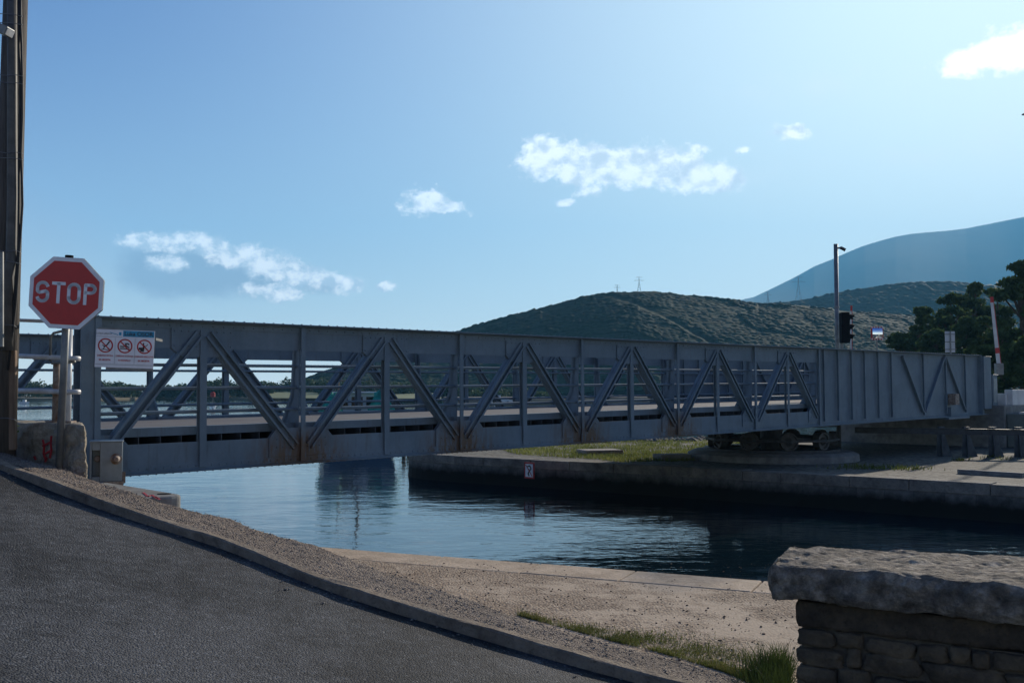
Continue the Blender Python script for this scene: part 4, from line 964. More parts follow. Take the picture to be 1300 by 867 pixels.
for x in (-1.5, 1.5): m.tube([(0, -.9, 4.3), (x, -2.6, 1.55)], .012, 4); m.tube([(0, -.9, 4.3), (x, 2, 1.55)], .012, 4)
m.tube([(0, -.9, 4.3), (0, 5.6, 1.85)], .012, 4); m.build('rigging', M['galv'], fb)
m = MB(); m.add([(1.7, -4.1, 0), (1.7, -3, 0)], []) if False else None
# small jetty beside the boat
jt = thing('mooring_jetty', (-5.0, 46.5, 0), 'small pale timber jetty piles beside the moored fishing boat', 'jetty')
for (x, y) in ((0, 0), (.5, .3), (0, 2.2), (.5, 2.4)): m = MB(); m.tube([(x, y, -.9), (x, y, 1.35)], .085, 8); m.build('pile', M['brownwood'], jt)
m = MB(); m.box(-.2, .75, -.2, 2.7, .85, .95); m.build('planking', M['brownwood'], jt)
Dk = 196; c = P(31, 513, Dk)
t = thing('small_boat', (c.x, Dk, 0), 'tiny white boat anchored in the bay at the far left', 'boat'); m = MB(); m.prism([(-.85, -.45, .42), (.5, -.45, .42), (.95, 0, .48), (.5, .45, .42), (-.85, .45, .42)], (0, 0, -.45)); m.build('hull', M['boatwhite'], t)
m = MB(); m.box(-.25, .3, -.3, .3, .42, .8); m.build('cabin', M['boatwhite'], t); m = MB(); m.tube([(0, 0, .8), (0, 0, 2.2)], .03, 6); m.build('mast', M['galv'], t)
Dk = 170; c = P(270, 515, Dk); t = thing('channel_marker', (c.x, Dk, 0), 'red can topped navigation marker on a thin pole in the bay', 'buoy')
m = MB(); m.lathe([(.55, -.1), (.6, .1), (.35, .35)], None, 14); m.build('float', M['boatwhite'], t); m = MB(); m.tube([(0, 0, .3), (0, 0, 1.7)], .06, 6); m.build('pole', M['galv'], t)
m = MB(); m.lathe([(.30, 1.5), (.42, 1.55), (.42, 2.2), (.12, 2.4)], None, 12); m.build('red_can', M['redpaint'], t)
Dk = 125; c = P(617, 522, Dk); t = thing('floating_pontoon', (c.x-.8, Dk, 0), 'pale floating pontoon with a small dark box behind the bridge deck', 'pontoon')
m = MB(); m.box(-1.6, 2.0, -.8, .8, -.1, .22); m.build('platform', M['concrete'], t); m = MB(); m.box(.4, 1.3, -.4, .4, .22, .62); m.build('crate', M['dark_steel'], t)

# ------------------------------------------------------------------ left side: abutment, stone block, railing, sign
la = thing('bridge_abutment', (-5.4, 12.0, 0), 'shaded concrete abutment under the left end of the bridge', 'abutment'); org = la.location
m = bbox(MB(org), -9, -.22, -.6, W+.6, -2.9, -.03); m.build('abutment_body', M['concrete'], la, bevel=.02)
m = bbox(MB(org), -.9, -.24, -1.0, -.62, -2.9, -.6); m.build('side_wall', M['concrete'], la)
# concrete ledge with a round hole and red scrawl
l0 = G(118, 609, -1.0); l1 = G(230, 627, -1.0); le = thing('concrete_ledge', (l1.x, l1.y, 0), 'concrete ledge with rounded end, dark drain hole and a red scrawl beside the canal', 'ledge'); org = le.location
d = (l1-l0).normalized(); nr = Vector((d.y, -d.x, 0)); poly = []
poly = [l0-d*.6, l1-d*.0, l1+d*.07+nr*.05, l1+d*.09+nr*.14, l1+d*.09+nr*1.0, l0-d*.6+nr*1.0]
m = MB(org); m.prism([(p.x, p.y, E-1.0) for p in poly], (0, 0, -1.5)); m.build('ledge_body', M['concrete'], le, bevel=.03)
c = l1-d*.11+nr*.12; m = MB(org); m.lathe([(.0, .002), (.065, .002), (.066, -.004)], Matrix.Translation(Vector((c.x, c.y, E-1.0+.003))), 20, False); m.build('drain_hole', M['black'], le)
m = MB(org)
for (a, b) in (((182, 625), (188, 630)), ((188, 630), (193, 628)), ((193, 628), (200, 633)), ((197, 630), (203, 634))):
    pa = G(*a, -.997); pb = G(*b, -.997); m.beam(pa, pb, .022, .003)
m.build('red_scrawl', M['redpaint'], le)

def rough_box(name, corners, z0, z1, nx, ny, nz, amp, mt, parent, org, freq=6, round_=.0, topamp=None, label=None):
    # corners: 4 plan points (a,b,c,d); builds a displaced closed box
    a, b, c, d = [Vector((p[0], p[1], 0)) for p in corners]; bm = bmesh.new(); cache = {}
    def vert(i, j, k):
        key = (i, j, k)
        if key in cache: return cache[key]
        u, v, w_ = i/nx, j/ny, k/nz; p = a.lerp(b, u).lerp(d.lerp(c, u), v); p.z = z0+(z1-z0)*w_
        ctr = (a+b+c+d)/4; ctr.z = (z0+z1)/2
        eu = min(u, 1-u)*((b-a).length); ev = min(v, 1-v)*((d-a).length); ew = min(w_, 1-w_)*(z1-z0); e3 = sorted((eu, ev, ew))
        pull = max(0, round_-math.hypot(e3[0], e3[1])) if round_ else 0
        q = p*freq; n3 = Vector((noise.fractal(q, .9, 2.1, 5), noise.fractal(q+Vector((9, 3, 1)), .9, 2.1, 5), noise.fractal(q+Vector((4, 8, 2)), .9, 2.1, 5)*(topamp if topamp is not None else 1)))
        p2 = p+n3*amp+(ctr-p).normalized()*pull*.7; cache[key] = bm.verts.new(p2-org); return cache[key]
    for i in range(nx):
        for j in range(ny):
            bm.faces.new([vert(i, j, 0), vert(i, j+1, 0), vert(i+1, j+1, 0), vert(i+1, j, 0)]); bm.faces.new([vert(i, j, nz), vert(i+1, j, nz), vert(i+1, j+1, nz), vert(i, j+1, nz)])
    for i in range(nx):
        for k in range(nz):
            bm.faces.new([vert(i, 0, k), vert(i+1, 0, k), vert(i+1, 0, k+1), vert(i, 0, k+1)]); bm.faces.new([vert(i, ny, k), vert(i, ny, k+1), vert(i+1, ny, k+1), vert(i+1, ny, k)])
    for j in range(ny):
        for k in range(nz):
            bm.faces.new([vert(0, j, k), vert(0, j, k+1), vert(0, j+1, k+1), vert(0, j+1, k)]); bm.faces.new([vert(nx, j, k), vert(nx, j+1, k), vert(nx, j+1, k+1), vert(nx, j, k+1)])
    bmesh.ops.recalc_face_normals(bm, faces=bm.faces); me = bpy.data.meshes.new(name); bm.to_mesh(me); bm.free(); me.materials.append(mt)
    for p in me.polygons: p.use_smooth = True
    o = bpy.data.objects.new(name, me); COL.objects.link(o); o.parent = parent
    if label: o['label'] = label
    return o
# pale rough stone pier with the white railing on it
q0 = G(18, 570, -.62); q1 = S(104, 602); q0 = Vector((-.497*9.75, 9.75, 0)); q1 = Vector((-.423*9.15, 9.15, 0)); dd = (q1-q0).normalized(); bk = Vector((-dd.y, dd.x, 0)); bk = bk if bk.y > 0 else -bk
TOPZ = E-.305
sp_ = thing('stone_pier', ((q0+q1)/2)[:2]+(E-.85,), 'pale rough limestone block with red graffiti behind the stop sign', 'stone block'); org = sp_.location
ql = q0-dd*1.6
rough_box('block', [ql, q1, q1+Vector((-.40, .80, 0)), ql+Vector((-.40, .80, 0))], E-1.6, TOPZ, 110, 22, 70, .028, M['stonepier'], sp_, org, 6.5, .05, .4)
m = MB(org)
def onface(px, py, off=.03):     # point on the front face of the block
    r = ray(px, py); nrm = -bk; k = (q1.dot(nrm))/(r.x*nrm.x+r.y*nrm.y); p = Vector((r.x*k, r.y*k, r.z*k+E)); return p-bk*off
for ln in ([(58, 558), (60, 566), (59, 575), (62, 584)], [(58, 566), (64, 563), (69, 560)], [(69, 553), (68, 562), (69, 572)], [(59, 577), (64, 574), (69, 571), (67, 581)], [(61, 586), (63, 580)], [(47, 579), (49, 583)]):
    P3 = [onface(x, y) for x, y in ln]
    for a, b in zip(P3[:-1], P3[1:]): m.beam(a, b, .014, .014, tuple(bk))
m.build('red_graffiti', M['redpaint'], sp_)
# railing
rp = thing('railing', onface(66, 536)[:2]+(TOPZ,), 'white tubular steel railing with rusty post standing on the stone block', 'railing'); org = rp.location
def rl(px, py, dep=9.6):
    return P(px, py, dep)
YR = 9.75
for (py0, py1, x1, r_) in ((404.5, 408, 62, .017), (449.5, 455, 94, .024), (495.5, 497.5, 94, .024)):
    m = MB(org); a = P(-60, py0-1, YR+.5); b = P(x1, py1, YR-.35); m.tube([a, b, b+Vector((.03, .05, 0))] if x1 > 80 else [a, b], r_, 10); m.build('rail', M['white_steel'], rp, smooth=True)
p0 = P(67, 536, YR-.2); t0 = P(67, 424, YR-.2); p1 = P(87, 536, YR-.2); t1 = P(87, 419, YR-.2)
m = MB(org); m.tube([(p0.x, p0.y+.06, TOPZ-.05), (p0.x, p0.y+.06, P(66, 459, YR).z)], .034, 12); m.build('post', M['rusty'], rp, smooth=True)
m = MB(org); m.tube([(p1.x-.02, p1.y, TOPZ-.05), (p1.x-.02, p1.y, P(87, 418, YR).z)], .040, 12); m.build('post', M['white_steel'], rp, smooth=True)
m = MB(org); a = P(64, 459, YR-.2); b = P(64, 428, YR-.2); c_ = P(68, 423, YR-.2); d_ = P(80, 420, YR-.2); m.tube([a, b, c_, d_], .013, 8)
a = P(66, 461, YR-.2); b = P(95, 459, YR-.3); m.tube([a, b], .015, 8); m.build('loop_rail', M['galv'], rp, smooth=True)
for p in (p0+Vector((0, .06, 0)), p1): m = MB(org); m.box(p.x-.07, p.x+.05, p.y-.06, p.y+.06, TOPZ-.012, TOPZ+.02); m.build('base_plate', M['rusty'], rp)
# weeds at the foot of the block
def blades(name, pts, hmin, hmax, wd, mt, label, lean=.35, cat='grass', kind='stuff', parent=None, seg=2):
    V = []; Fc = []; b = 0
    for (x, y, z) in pts:
        h = random.uniform(hmin, hmax); an = random.uniform(0, 6.28); l = random.uniform(0, lean)*h; w2 = wd*random.uniform(.6, 1.2); ax = random.uniform(0, 3.14); dx, dy = math.cos(ax)*w2, math.sin(ax)*w2
        lx, ly = math.cos(an)*l, math.sin(an)*l
        V += [(x-dx, y-dy, z), (x+dx, y+dy, z), (x+dx*.7+lx*.35, y+dy*.7+ly*.35, z+h*.55), (x-dx*.7+lx*.35, y-dy*.7+ly*.35, z+h*.55), (x+lx+dx*.08, y+ly+dy*.08, z+h), (x+lx-dx*.08, y+ly-dy*.08, z+h)]
        Fc += [(b, b+1, b+2, b+3), (b+3, b+2, b+4, b+5)]; b += 6
    o = np_mesh(name, np.array(V), np.array(Fc), mt, parent=parent)
    return tag(o, label, cat, kind=kind) if not parent else o
wdp = onface(28, 572, .12); wt = thing('leafy_weed', (wdp.x, wdp.y, strip_z(wdp.x, wdp.y)), 'bright green leafy weed growing at the foot of the pale stone block', 'plant')
m = MB(wt.location); stems = []
for k in range(7):
    an = random.uniform(0, 6.28); hh = random.uniform(.12, .25); b = wt.location+Vector((math.cos(an)*.05, math.sin(an)*.03, hh)); m.tube([wt.location+Vector((0, 0, -.02)), b], .003, 4); stems.append(b)
m.build('stem', M['weed'], wt)
pts = np.array([tuple((wt.location.lerp(b, f)+Vector((random.gauss(0, .018), random.gauss(0, .018), random.gauss(0, .012))))-wt.location) for b in stems for f in np.linspace(.15, 1, 26)])
leaf_mesh('leaves', pts, .016, M['weed'], wt)
# stop sign
sb0 = S(75, 588); Dp = sb0.y; ctr = P(86.3, 372.5, Dp-.05); topp = P(88, 326, Dp)
ss = thing('stop_sign', sb0, 'red octagonal stop sign with white lettering on a leaning grey pole', 'sign'); org = ss.location
m = MB(org); m.tube([sb0-Vector((0, 0, .05)), topp], .0335, 18); m.build('pole', M['galv'], ss, smooth=True)
m = MB(org); dpl = (topp-sb0).normalized(); m.tube([topp-dpl*.02, topp+dpl*.012], .037, 18); m.build('pole_cap', M['black'], ss)
fx = Vector((1, .10, -.055)).normalized()      # sign local x (tilted a little)
fy = Vector((-.06, .995, .04)); fy = (fy-fx*fy.dot(fx)).normalized(); fz = fx.cross(fy)
Ms = Matrix.Translation(ctr) @ Matrix(((fx.x, fy.x, fz.x, 0), (fx.y, fy.y, fz.y, 0), (fx.z, fy.z, fz.z, 0), (0, 0, 0, 1)))
k_ = Dp/F; RO = 45.0*k_/math.cos(R(22.5))
def octo(r, y, m, th): m.prism([(r*math.cos(R(22.5+45*i)), y, r*math.sin(R(22.5+45*i))) for i in range(8)], (0, th, 0), Ms)
m = MB(org); octo(RO, -.045, m, .028); m.build('plate', M['galv'], ss, bevel=.004)
m = MB(org); octo(RO*.993, -.048, m, .0025); m.build('white_border', M['signwhite'], ss)
m = MB(org); octo(RO*.885, -.0505, m, .002); m.build('red_face', M['red'], ss)
def arc(cx, cz, rx, rz, a0, a1, n=10): return [(cx+rx*math.cos(R(a0+(a1-a0)*i/n)), cz+rz*math.sin(R(a0+(a1-a0)*i/n))) for i in range(n+1)]
u = k_; H2 = 13.6*u; sw = 4.0*u; hw_ = 6.3*u; mx_ = H2-sw/2
letters = []
def place(pts, cx): return [(x+cx, z) for x, z in pts]
S_ = arc(0, mx_-hw_*1.0, hw_, hw_, 10, 180, 10)+[(-hw_, mx_-hw_*1.3)]+arc(0, 0, hw_*1.0, 3.0*u, 200, 215, 1)+[(hw_*.55, -3.2*u)]+[(hw_*1.0, -mx_+hw_*1.15)]+arc(0, -mx_+hw_, hw_, hw_, 0, -170, 10)
S_ = arc(0, mx_-hw_, hw_, hw_, 20, 180, 9)+arc(-hw_+hw_*1.0, 2.0*u+.0, hw_, 3.6*u, 190, 235, 3)+arc(0, -2.0*u, hw_, 3.6*u, 55, 10, 3)+arc(0, -mx_+hw_, hw_, hw_, 0, -160, 9)
O_ = arc(0, mx_-hw_, hw_, hw_, 0, 180, 10)+arc(0, -mx_+hw_, hw_, hw_, 180, 360, 10)+[(hw_, mx_-hw_)]
P_ = [(-hw_*.9, -mx_-sw/4), (-hw_*.9, mx_), (hw_*.1, mx_)]+arc(hw_*.1, mx_-4.9*u, hw_*.85, 4.9*u, 90, -90, 9)+[(-hw_*.9, mx_-9.8*u)]
for cx, sts in ((-28.5*u, [S_]), (-9.3*u, [[(-7.2*u, mx_), (7.2*u, mx_)], [(0, mx_), (0, -mx_-sw/4)]]), (9.6*u, [O_]), (29*u, [P_])):
    m = MB(org)
    for q in sts: stroke(m, place(q, cx), sw, -.0530, -.0508, Ms)
    m.build('letter', M['signwhite'], ss)
# info sign on the bridge corner
ic = P(158.5, 443, 11.55); sx = Vector((1, .16, 0)).normalized(); MsI = Matrix.Translation(ic) @ Matrix(((sx.x, -sx.y, 0, 0), (sx.y, sx.x, 0, 0), (0, 0, 1, 0), (0, 0, 0, 1))) @ Matrix.Rotation(R(1.8), 4, 'Y')
si = thing('notice_board', ic, 'white harbour notice board with three red prohibition pictograms fixed to the bridge truss', 'sign'); org = ic; k2 = 11.55/F; 
def rect(m, x0, x1, z0, z1, y0, y1): m.box(x0*k2, x1*k2, y0, y1, z0*k2, z1*k2, MsI)
m = MB(org); rect(m, -35.5, 35.5, -24, 24, 0, .004); m.build('board', M['signwhite'], si)
m = MB(org); rect(m, -3, 35, 15.5, 23.3, -.0015, -.0003); m.build('blue_header', M['signblue'], si)
m = MB(org); rect(m, -35, 35, -20.3, -19.8, -.0015, -.0003); rect(m, -35, -4, 14.8, 15.2, -.0015, -.0003); rect(m, -12, 12, 0, 0, 0, 0); 
for x in (-12, 12): rect(m, x-.15, x+.15, -19, 14, -.0015, -.0003)
m.build('divider_line', M['box_paint'], si)
def text(body, size, x, z, mt, parent, Mx, off, align='CENTER', name='text', bold=0, sx_=1):
    cu = bpy.data.curves.new(name, 'FONT'); cu.body = body; cu.size = size; cu.align_x = align; cu.align_y = 'CENTER'; cu.offset = bold; cu.extrude = .0004
    o = bpy.data.objects.new(name, cu); COL.objects.link(o); dg = bpy.context.evaluated_depsgraph_get(); dg.update(); me = bpy.data.meshes.new_from_object(o.evaluated_get(dg)); bpy.data.objects.remove(o)
    me.transform(Matrix.Translation((x, off, z)) @ Matrix.Rotation(R(90), 4, 'X') @ Matrix.Diagonal((sx_, 1, 1, 1))); me.transform(Matrix.Translation(-parent.location) @ Mx)
    me.materials.clear(); me.materials.append(mt); ob = bpy.data.objects.new(name, me); COL.objects.link(ob); ob.parent = parent; return ob
text('Luka OSOR', 7.2*k2, 16*k2, 19.3*k2, M['signblack'], si, MsI, -.0022, bold=.0012)
text('LUČKA UPRAVA', 2.6*k2, -26*k2, 18.6*k2, M['signblack'], si, MsI, -.0022)
m = MB(org); stroke(m, [(-19*k2, 20.5*k2), (-14*k2, 19*k2), (-9*k2, 17.5*k2)], .8*k2, -.0016, -.0004, MsI); rect(m, -8, -5, 17, 21, -.0016, -.0004); m.build('emblem', M['signblue'], si)
for i, (cx, l1_, l2_) in enumerate(((-23.6, 'ZABRANA SKOKA', 'SA MOSTA'), (0, 'ZABRANA KUPANJA', 'U KANALU'), (23.6, 'ZABRANA RIBOLOVA', 'SA MOSTA'))):
    m = MB(org); n_ = 28; cz = 3.6
    for q in range(n_):
        a0 = 2*math.pi*q/n_; a1 = 2*math.pi*(q+1)/n_; pl = [((cx+r_*math.cos(a))*k2, -.0022, (cz+r_*math.sin(a))*k2) for r_, a in ((9.2, a0), (9.2, a1), (7.5, a1), (7.5, a0))]; m.prism(pl, (0, .0012, 0), MsI)
    stroke(m, [((cx-5.8)*k2, (cz+5.8)*k2), ((cx+5.8)*k2, (cz-5.8)*k2)], 1.5*k2, -.0036, -.0024, MsI); m.build('prohibition_ring', M['redpaint'], si)
    m = MB(org); L_ = lambda pts, w_: stroke(m, [((cx+x)*k2, (cz+z)*k2) for x, z in pts], w_*k2, -.0023, -.0011, MsI)
    if i == 0: L_([(4.5, 5), (2, 1), (-1, -1.5)], 1.7); L_([(-1, -1.5), (-3.5, .5)], 1.1); L_([(-1, -1.5), (-2.2, -4)], 1.1); L_([(-4.5, -5.2), (-1, -4.8), (2, -5.4), (4.5, -5)], .9)
    if i == 1: L_([(-5.5, -.5), (-2, -.8), (1.5, .5), (.5, 3), (3.2, 3.2), (4.8, 2)], 1.6); L_([(-5.5, -3.2), (0, -3.2), (5.5, -3.8)], 1.4); L_([(1.5, .5), (5, -1.8)], 1.5)
    if i == 2: L_([(-1.2, 4.5), (-1.2, 3.4)], 1.6); L_([(-1.4, 2.6), (-1, -1), (-.5, -3)], 1.8); L_([(-1, 1.8), (1.5, .5), (4, 3)], .8); L_([(-6, -2.6), (-2.2, -2.6)], 3.0); L_([(-4, -4.6), (-1, -5)], 3.0)
    m.build('pictogram', M['signblack'], si)
    text(l1_, 3.3*k2, cx*k2, -9.2*k2, M['redpaint'], si, MsI, -.0022, bold=.0003, sx_=.72); text(l2_, 3.0*k2, cx*k2, -14.6*k2, M['redpaint'], si, MsI, -.0022, bold=.0009)
m = MB(org); rect(m, -34, -8, 23.9, 26, .001, .005); rect(m, 22, 35.5, -27.5, -23.9, .001, .005); rect(m, -22, 22, -27, -23.9, .001, .005)
rect(m, -35, -33, -22, 22, .0045, .03); rect(m, 33, 35, -22, 22, .0045, .03); m.beam(ic+Vector((-.30, .03, .12)), ic+Vector((-.36, .28, .12)), .03, .03); m.beam(ic+Vector((.30, .12, .12)), ic+Vector((.25, .48, .12)), .03, .03)
m.build('mounting_frame', M['galv'], si)
# lock housing at the bridge corner
lc = P(136, 585, 11.25); lb = thing('bridge_lock_box', (lc.x, lc.y, 0), 'grey steel lock housing with a protruding bolt at the left end of the bridge', 'housing'); org = lb.location
ux = Vector((.94, .34, 0)).normalized(); uy = Vector((-ux.y, ux.x, 0)); Ml = Matrix.Translation(lc) @ Matrix(((ux.x, uy.x, 0, 0), (ux.y, uy.y, 0, 0), (0, 0, 1, 0), (0, 0, 0, 1))); kk = 11.25/F
m = MB(org)
m.box(-20*kk, -17.5*kk, -.1, .3, -25*kk, 24*kk, Ml); m.box(-8*kk, 18*kk, -.1, .3, -25*kk, 24*kk, Ml); m.box(-17.4*kk, -8.1*kk, -.1, .3, 14*kk, 24*kk, Ml); m.box(-17.4*kk, -8.1*kk, -.1, .3, -25*kk, -19*kk, Ml); m.box(-17.4*kk, -8.1*kk, .02, .05, -19*kk, 14*kk, Ml); m.box(-21*kk, 19*kk, -.11, .31, 24.05*kk, 25.5*kk, Ml)
m.build('housing', M['box_paint'], lb, bevel=.006)
for (cx, r_, L_) in ((11, 4.6, .05), ):
    m = MB(org); Mq = Ml @ Matrix.Translation((cx*kk, -.10, 3*kk)) @ Matrix.Rotation(R(90), 4, 'X'); m.lathe([(7*kk, 0), (7*kk, .012), (5*kk, .02), (4*kk, .05), (3*kk, .11), (2.2*kk, .115)], Mq, 20); m.build('bolt', M['rusty'], lb, smooth=False)
m = MB(org); Mq = Ml @ Matrix.Translation((-11.5*kk, .02, 3*kk)) @ Matrix.Rotation(R(90), 4, 'X'); m.lathe([(4*kk, 0), (4*kk, .03), (3*kk, .04)], Mq, 16); m.build('recessed_bolt', M['rusty'], lb)
m = MB(org); m.box(-21*kk, 20*kk, -.12, .34, -30*kk, -25.1*kk, Ml); m.box(18.1*kk, 22*kk, -.05, .05, -28*kk, -14*kk, Ml); m.build('foot_plate', M['rusty'], lb)
m = MB(org); m.box(-26*kk, 18*kk, -.12, .6, -90*kk, -30.1*kk, Ml); m.build('plinth', M['concrete'], lb)

# utility pole at the left edge
Yp = 9.35; pc_ = P(2, 573, Yp); pz = strip_z(pc_.x, pc_.y)-.06; ub = thing('utility_pole', (pc_.x, pc_.y, pz), 'tall dark wooden utility pole with conduit and black cable at the left edge', 'pole'); org = ub.location
tz = P(2, -60, Yp).z
m = MB(org); m.tube([(pc_.x, Yp, pz), (pc_.x+.01, Yp, pz+2), (pc_.x+.03, Yp, tz)], [.125, .118, .105], 20); m.build('shaft', M['wood'], ub, smooth=True)
def pp(px, py, dy=-.13): return P(px, py, Yp+dy)
m = MB(org); m.tube([pp(15, -40), pp(15.5, 120), pp(15.5, 250), pp(14, 330), pp(10, 352), pp(9, 445)], [.043, .043, .045, .047, .052, .05], 16); m.build('conduit', mat('grey_conduit', (.10, .095, .085), (.055, .052, .048), 9, .6, .1), ub, smooth=True)
m = MB(org); m.tube([pp(26, -40), pp(26, 25), pp(27.5, 60), pp(28.2, 100), pp(28.3, 150), pp(26.5, 196), pp(28, 230), pp(28.6, 260), pp(26, 300), pp(24, 322), pp(22.5, 350), pp(20, 385), pp(15, 430), pp(10, 470)], .011, 8); m.tube([pp(23, -40), pp(24, 60), pp(25.5, 110), pp(25.2, 160), pp(24.2, 200), pp(24, 260), pp(23.5, 310), pp(21, 340), pp(18, 380), pp(12, 440)], .011, 8); m.build('black_cable', M['rubber'], ub, smooth=True)
for py in (19, 30, 95, 105, 193, 201, 318, 333, 413, 532):
    m = MB(org); s = random.uniform(-1.5, 2)
    x1_ = 28 if py < 210 else (25 if py < 340 else 20)
    m.tube([pp(-8, py-1, -.185), pp(8, py-s, -.20), pp(18, py, -.19), pp(x1_, py+2, -.15), pp(x1_+.6, py+2, -.10)], .0035, 6); m.build('tie_wire', M['galv'], ub)
m = MB(org); m.beam(pp(16.5, 445, -.06), pp(16.5, 571, -.06), .058, .05, (0, 1, 0)); m.build('timber_stake', M['brownwood'], ub, bevel=.004)
m = MB(org); m.beam(pp(1.8, 320, -.30), pp(1.8, 440, -.30), .035, .02, (0, 1, 0)); m.build('steel_strip', M['galv'], ub)
m = MB(org); a = pp(-8, 33, -.28); b = pp(12, 42, -.30); m.beam(a, b, .12, .085, (0, 0, 1)); m.build('lamp_housing', M['galv'], ub, bevel=.008)
m = MB(org); d_ = (b-a).normalized(); m.beam(b+d_*.001, b+d_*.008, .10, .065, (0, 0, 1)); m.build('lamp_lens', M['white_steel'], ub)

# ------------------------------------------------------------------ stone bench wall in the right foreground
zt = -.93
A = G(973, 714, zt); A2 = G(1300, 745, zt); B = G(1003, 693, zt); B2 = G(1300, 705, zt); d = (A2-A).normalized()
A2 = A+d*3.0; d2 = (B2-B).normalized(); B2 = B+d2*3.2
bwl = thing('stone_wall', ((A+B)/2)[:2]+(LOW,), 'low rubble wall capped by a thick weathered limestone slab at the right edge', 'wall'); org = bwl.location
rough_box('cap_slab', [A, A2, B2, B], E+zt-.190, E+zt, 300, 80, 24, .022, M['slab'], bwl, org, 6.5, .045, .8)
nin = Vector((-d.y, d.x, 0)); w0 = A+d*.13+nin*.07; w1 = A2+nin*.07; w2 = B2-nin*.08; w3 = B+d2*.12-nin*.08
rough_box('course_stone', [w0, w1, w2, w3], E+zt-.330, E+zt-.196, 140, 24, 10, .012, stone_mat('course_stone', (.15, .112, .07), (.09, .067, .044), (.04, .031, .022), 5, 32, 1.0, .03), bwl, org, 6, .02)
V = []; Fc = []
def stone(c, ex, ey, ez, sx_, sy_, sz_, seed):
    b = len(V); A, B = 22, 13
    for i in range(B):
        ph = -math.pi/2+math.pi*i/(B-1)
        for j in range(A):
            th = 2*math.pi*j/A; q = lambda t, e=.38: math.copysign(abs(t)**e, t)
            x, y, z = q(math.cos(ph))*q(math.cos(th)), q(math.cos(ph))*q(math.sin(th)), q(math.sin(ph)); nz = 1+.22*noise.fractal(Vector((x*1.4+seed, y*1.4, z*1.4)), .9, 2.1, 5)
            p = c+ex*(x*sx_*nz)+ey*(y*sy_*nz)+ez*(z*sz_*nz)-org; V.append(tuple(p))
    for i in range(B-1):
        for j in range(A): Fc.append((b+i*A+j, b+i*A+(j+1) % A, b+(i+1)*A+(j+1) % A, b+(i+1)*A+j))
zc = E+zt-.336; ez = Vector((0, 0, 1)); row = 0
while zc > LOW-.1:
    hh = random.uniform(.085, .135); x = .0 if row % 2 else -.0
    while x < 2.9:
        ln = random.choice((.09, .13, .17, .24, .33))*random.uniform(.85, 1.15); dz = random.uniform(-.012, .012); stone(w0+d*(x+ln/2)+nin*.055+ez*(zc-hh/2+dz-w0.z), d, nin, ez, ln/2-.004, .062+random.uniform(-.008, .010), hh/2-.003, random.uniform(0, 99)); x += ln
    y = .12
    while y < .6: ln = random.uniform(.12, .22); stone(w0+nin*(y+ln/2)+d*.05+ez*(zc-hh/2-w0.z), nin, d, ez, ln/2-.004, .058, hh/2-.003, random.uniform(0, 99)); y += ln
    zc -= hh; row += 1
np_mesh('rubble_stones', np.array(V), np.array(Fc), M['rubblestone'], smooth=True, parent=bwl)
wc_ = MB(org); wc_.prism([(p.x, p.y, LOW-.3) for p in (w0+d*.03+nin*.03, w1+nin*.03, w2, w3+d*.03)], (0, 0, E+zt-.336-LOW+.3)); wc_.build('mortar_core', mat('lime_mortar', (.13, .105, .075), (.07, .055, .04), 12, .95, .8, 60, .01), bwl)

# ------------------------------------------------------------------ grass
pts = []
for k in range(20000):
    px = 655+305*random.random()**.7; yb = np.interp(px, [655, 700, 769, 846, 915, 960], [783, 795, 814, 833, 854, 872]); off = abs(random.gauss(0, 1))*(3+13*max(0, (px-700)/250)); p = G(px, yb-2-off, -1.8)
    if noise.noise(Vector((p.x*3, p.y*3, 0))) +random.uniform(-.45, .45)>-.08: pts.append((p.x, p.y, LOW))
blades('grass', [p for i, p in enumerate(pts) if i % 5 < 3], .006, .028, .0028, M['grass'], 'thin green grass growing along the edge of the aggregate strip', .9)
blades('dry_grass', [p for i, p in enumerate(pts) if i % 5 >= 3], .006, .034, .0024, M['drygrass'], 'dry yellowish grass blades mixed into the thin green fringe', 1.1)
pts = []
for k in range(4200):
    px = random.gauss(1000, 26); py = random.uniform(846, 925)
    p = G(px, py, -1.8)
    if (p-w0).dot(nin) < .02 or px < 1003: pts.append((p.x, p.y, LOW))
for k in range(900):
    f = random.random()*1.6; p = w0+d*f-nin*abs(random.gauss(0, .06)); pts.append((p.x, p.y, LOW))
blades('grass_tuft', pts, .05, .20, .0035, M['tuft'], 'taller green grass tuft at the foot of the stone wall', .8)
pts = []
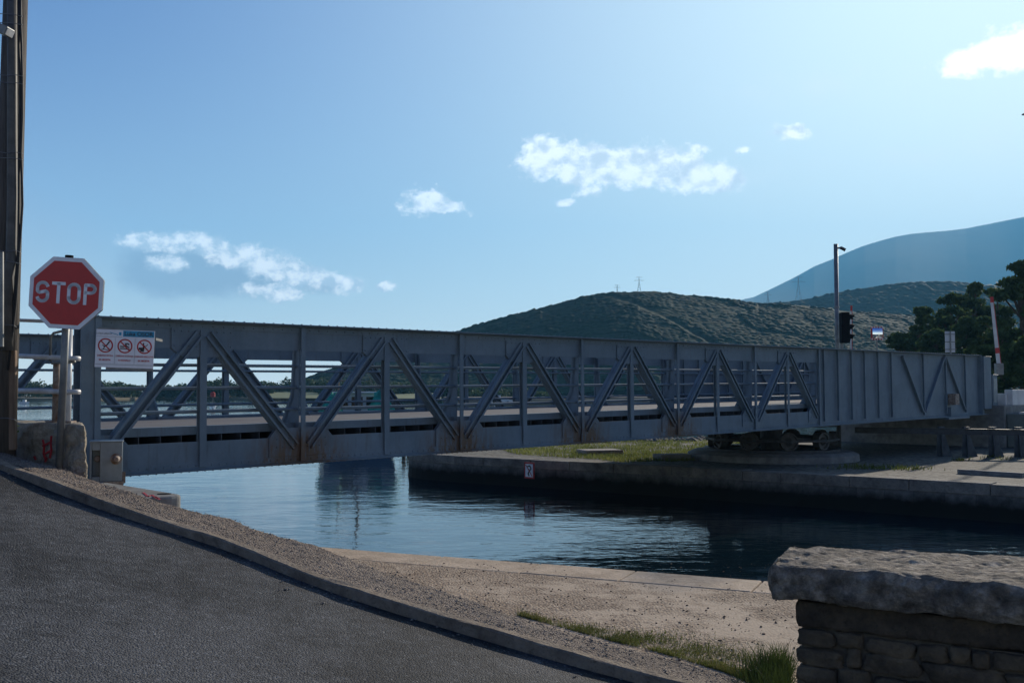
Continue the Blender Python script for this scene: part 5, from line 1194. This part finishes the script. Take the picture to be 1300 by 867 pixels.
for k in range(26000):
    px = random.uniform(585, 1010); py = random.uniform(560, 588); p = G(px, py, -1.87)
    e = noise.noise(Vector((p.x*.35, p.y*.35, 3)))
    ymax = np.interp(px, [585, 640, 660, 720, 800, 880, 1010], [571, 573, 577, 582, 588, 586, 575])
    if py < ymax-1+e*3 and (p.xy-pc.xy).length > 2.4 and noise.noise(Vector((p.x*.9, p.y*.9, 8))) > -.30: pts.append((p.x, p.y, FAR))
blades('bank_grass', pts, .03, .12, .012, M['bankgrass'], 'yellow green grass covering the far bank beside the turntable', .7)
pts = []
for (px, py, n_, s) in ((1125, 594, 160, .5), (1100, 595, 120, .4), (1150, 596, 90, .35), (1220, 585, 60, .10), (1256, 580, 30, .1), (1085, 592, 60, .2), (1275, 583, 60, .4)):
    c = G(px, py, -1.87)
    for _ in range(n_): pts.append((c.x+random.gauss(0, s), c.y+random.gauss(0, s*.5), FAR))
blades('weeds', pts, .03, .13, .01, M['grass'], 'scattered low green weeds on the sunlit right bank', .9, 'weeds')
# rubble stones along the far edge of the bank
pts = []
for _ in range(420):
    f = random.random(); x = -1.0+f*9.5; y = np.interp(x, [-1, 1.4, 6.7, 9], [35.2, 37, 38, 39.6])+random.gauss(0, .35); pts.append((x, y, FAR-.02))
pebbles('shore_rubble', pts, .08, .26, mat('dark_rubble', (.12, .11, .10), (.05, .05, .045), 3, .9, 0), 'dark rubble stones along the outer edge of the far bank', 'rubble')
# lamp head reaching in at the right edge
a = P(1297.5, 146, 40); sl_ = thing('street_lamp', (P(1330, 146, 40).x, 40, FAR), 'street lamp standing beyond the right edge, only its lamp tip in view', 'street lamp'); org = sl_.location
m = MB(org); m.tube([(org.x, 40, FAR), (org.x, 40, a.z+.25), (org.x-.25, 40, a.z+.32)], .06, 10); m.build('pole', M['galv'], sl_)
m = MB(org); m.tube([(org.x-.25, 40, a.z+.32), (a.x+.25, 40, a.z+.03), (a.x, 40, a.z)], [.05, .09, .03], 10); m.build('lamp_head', M['galv'], sl_)
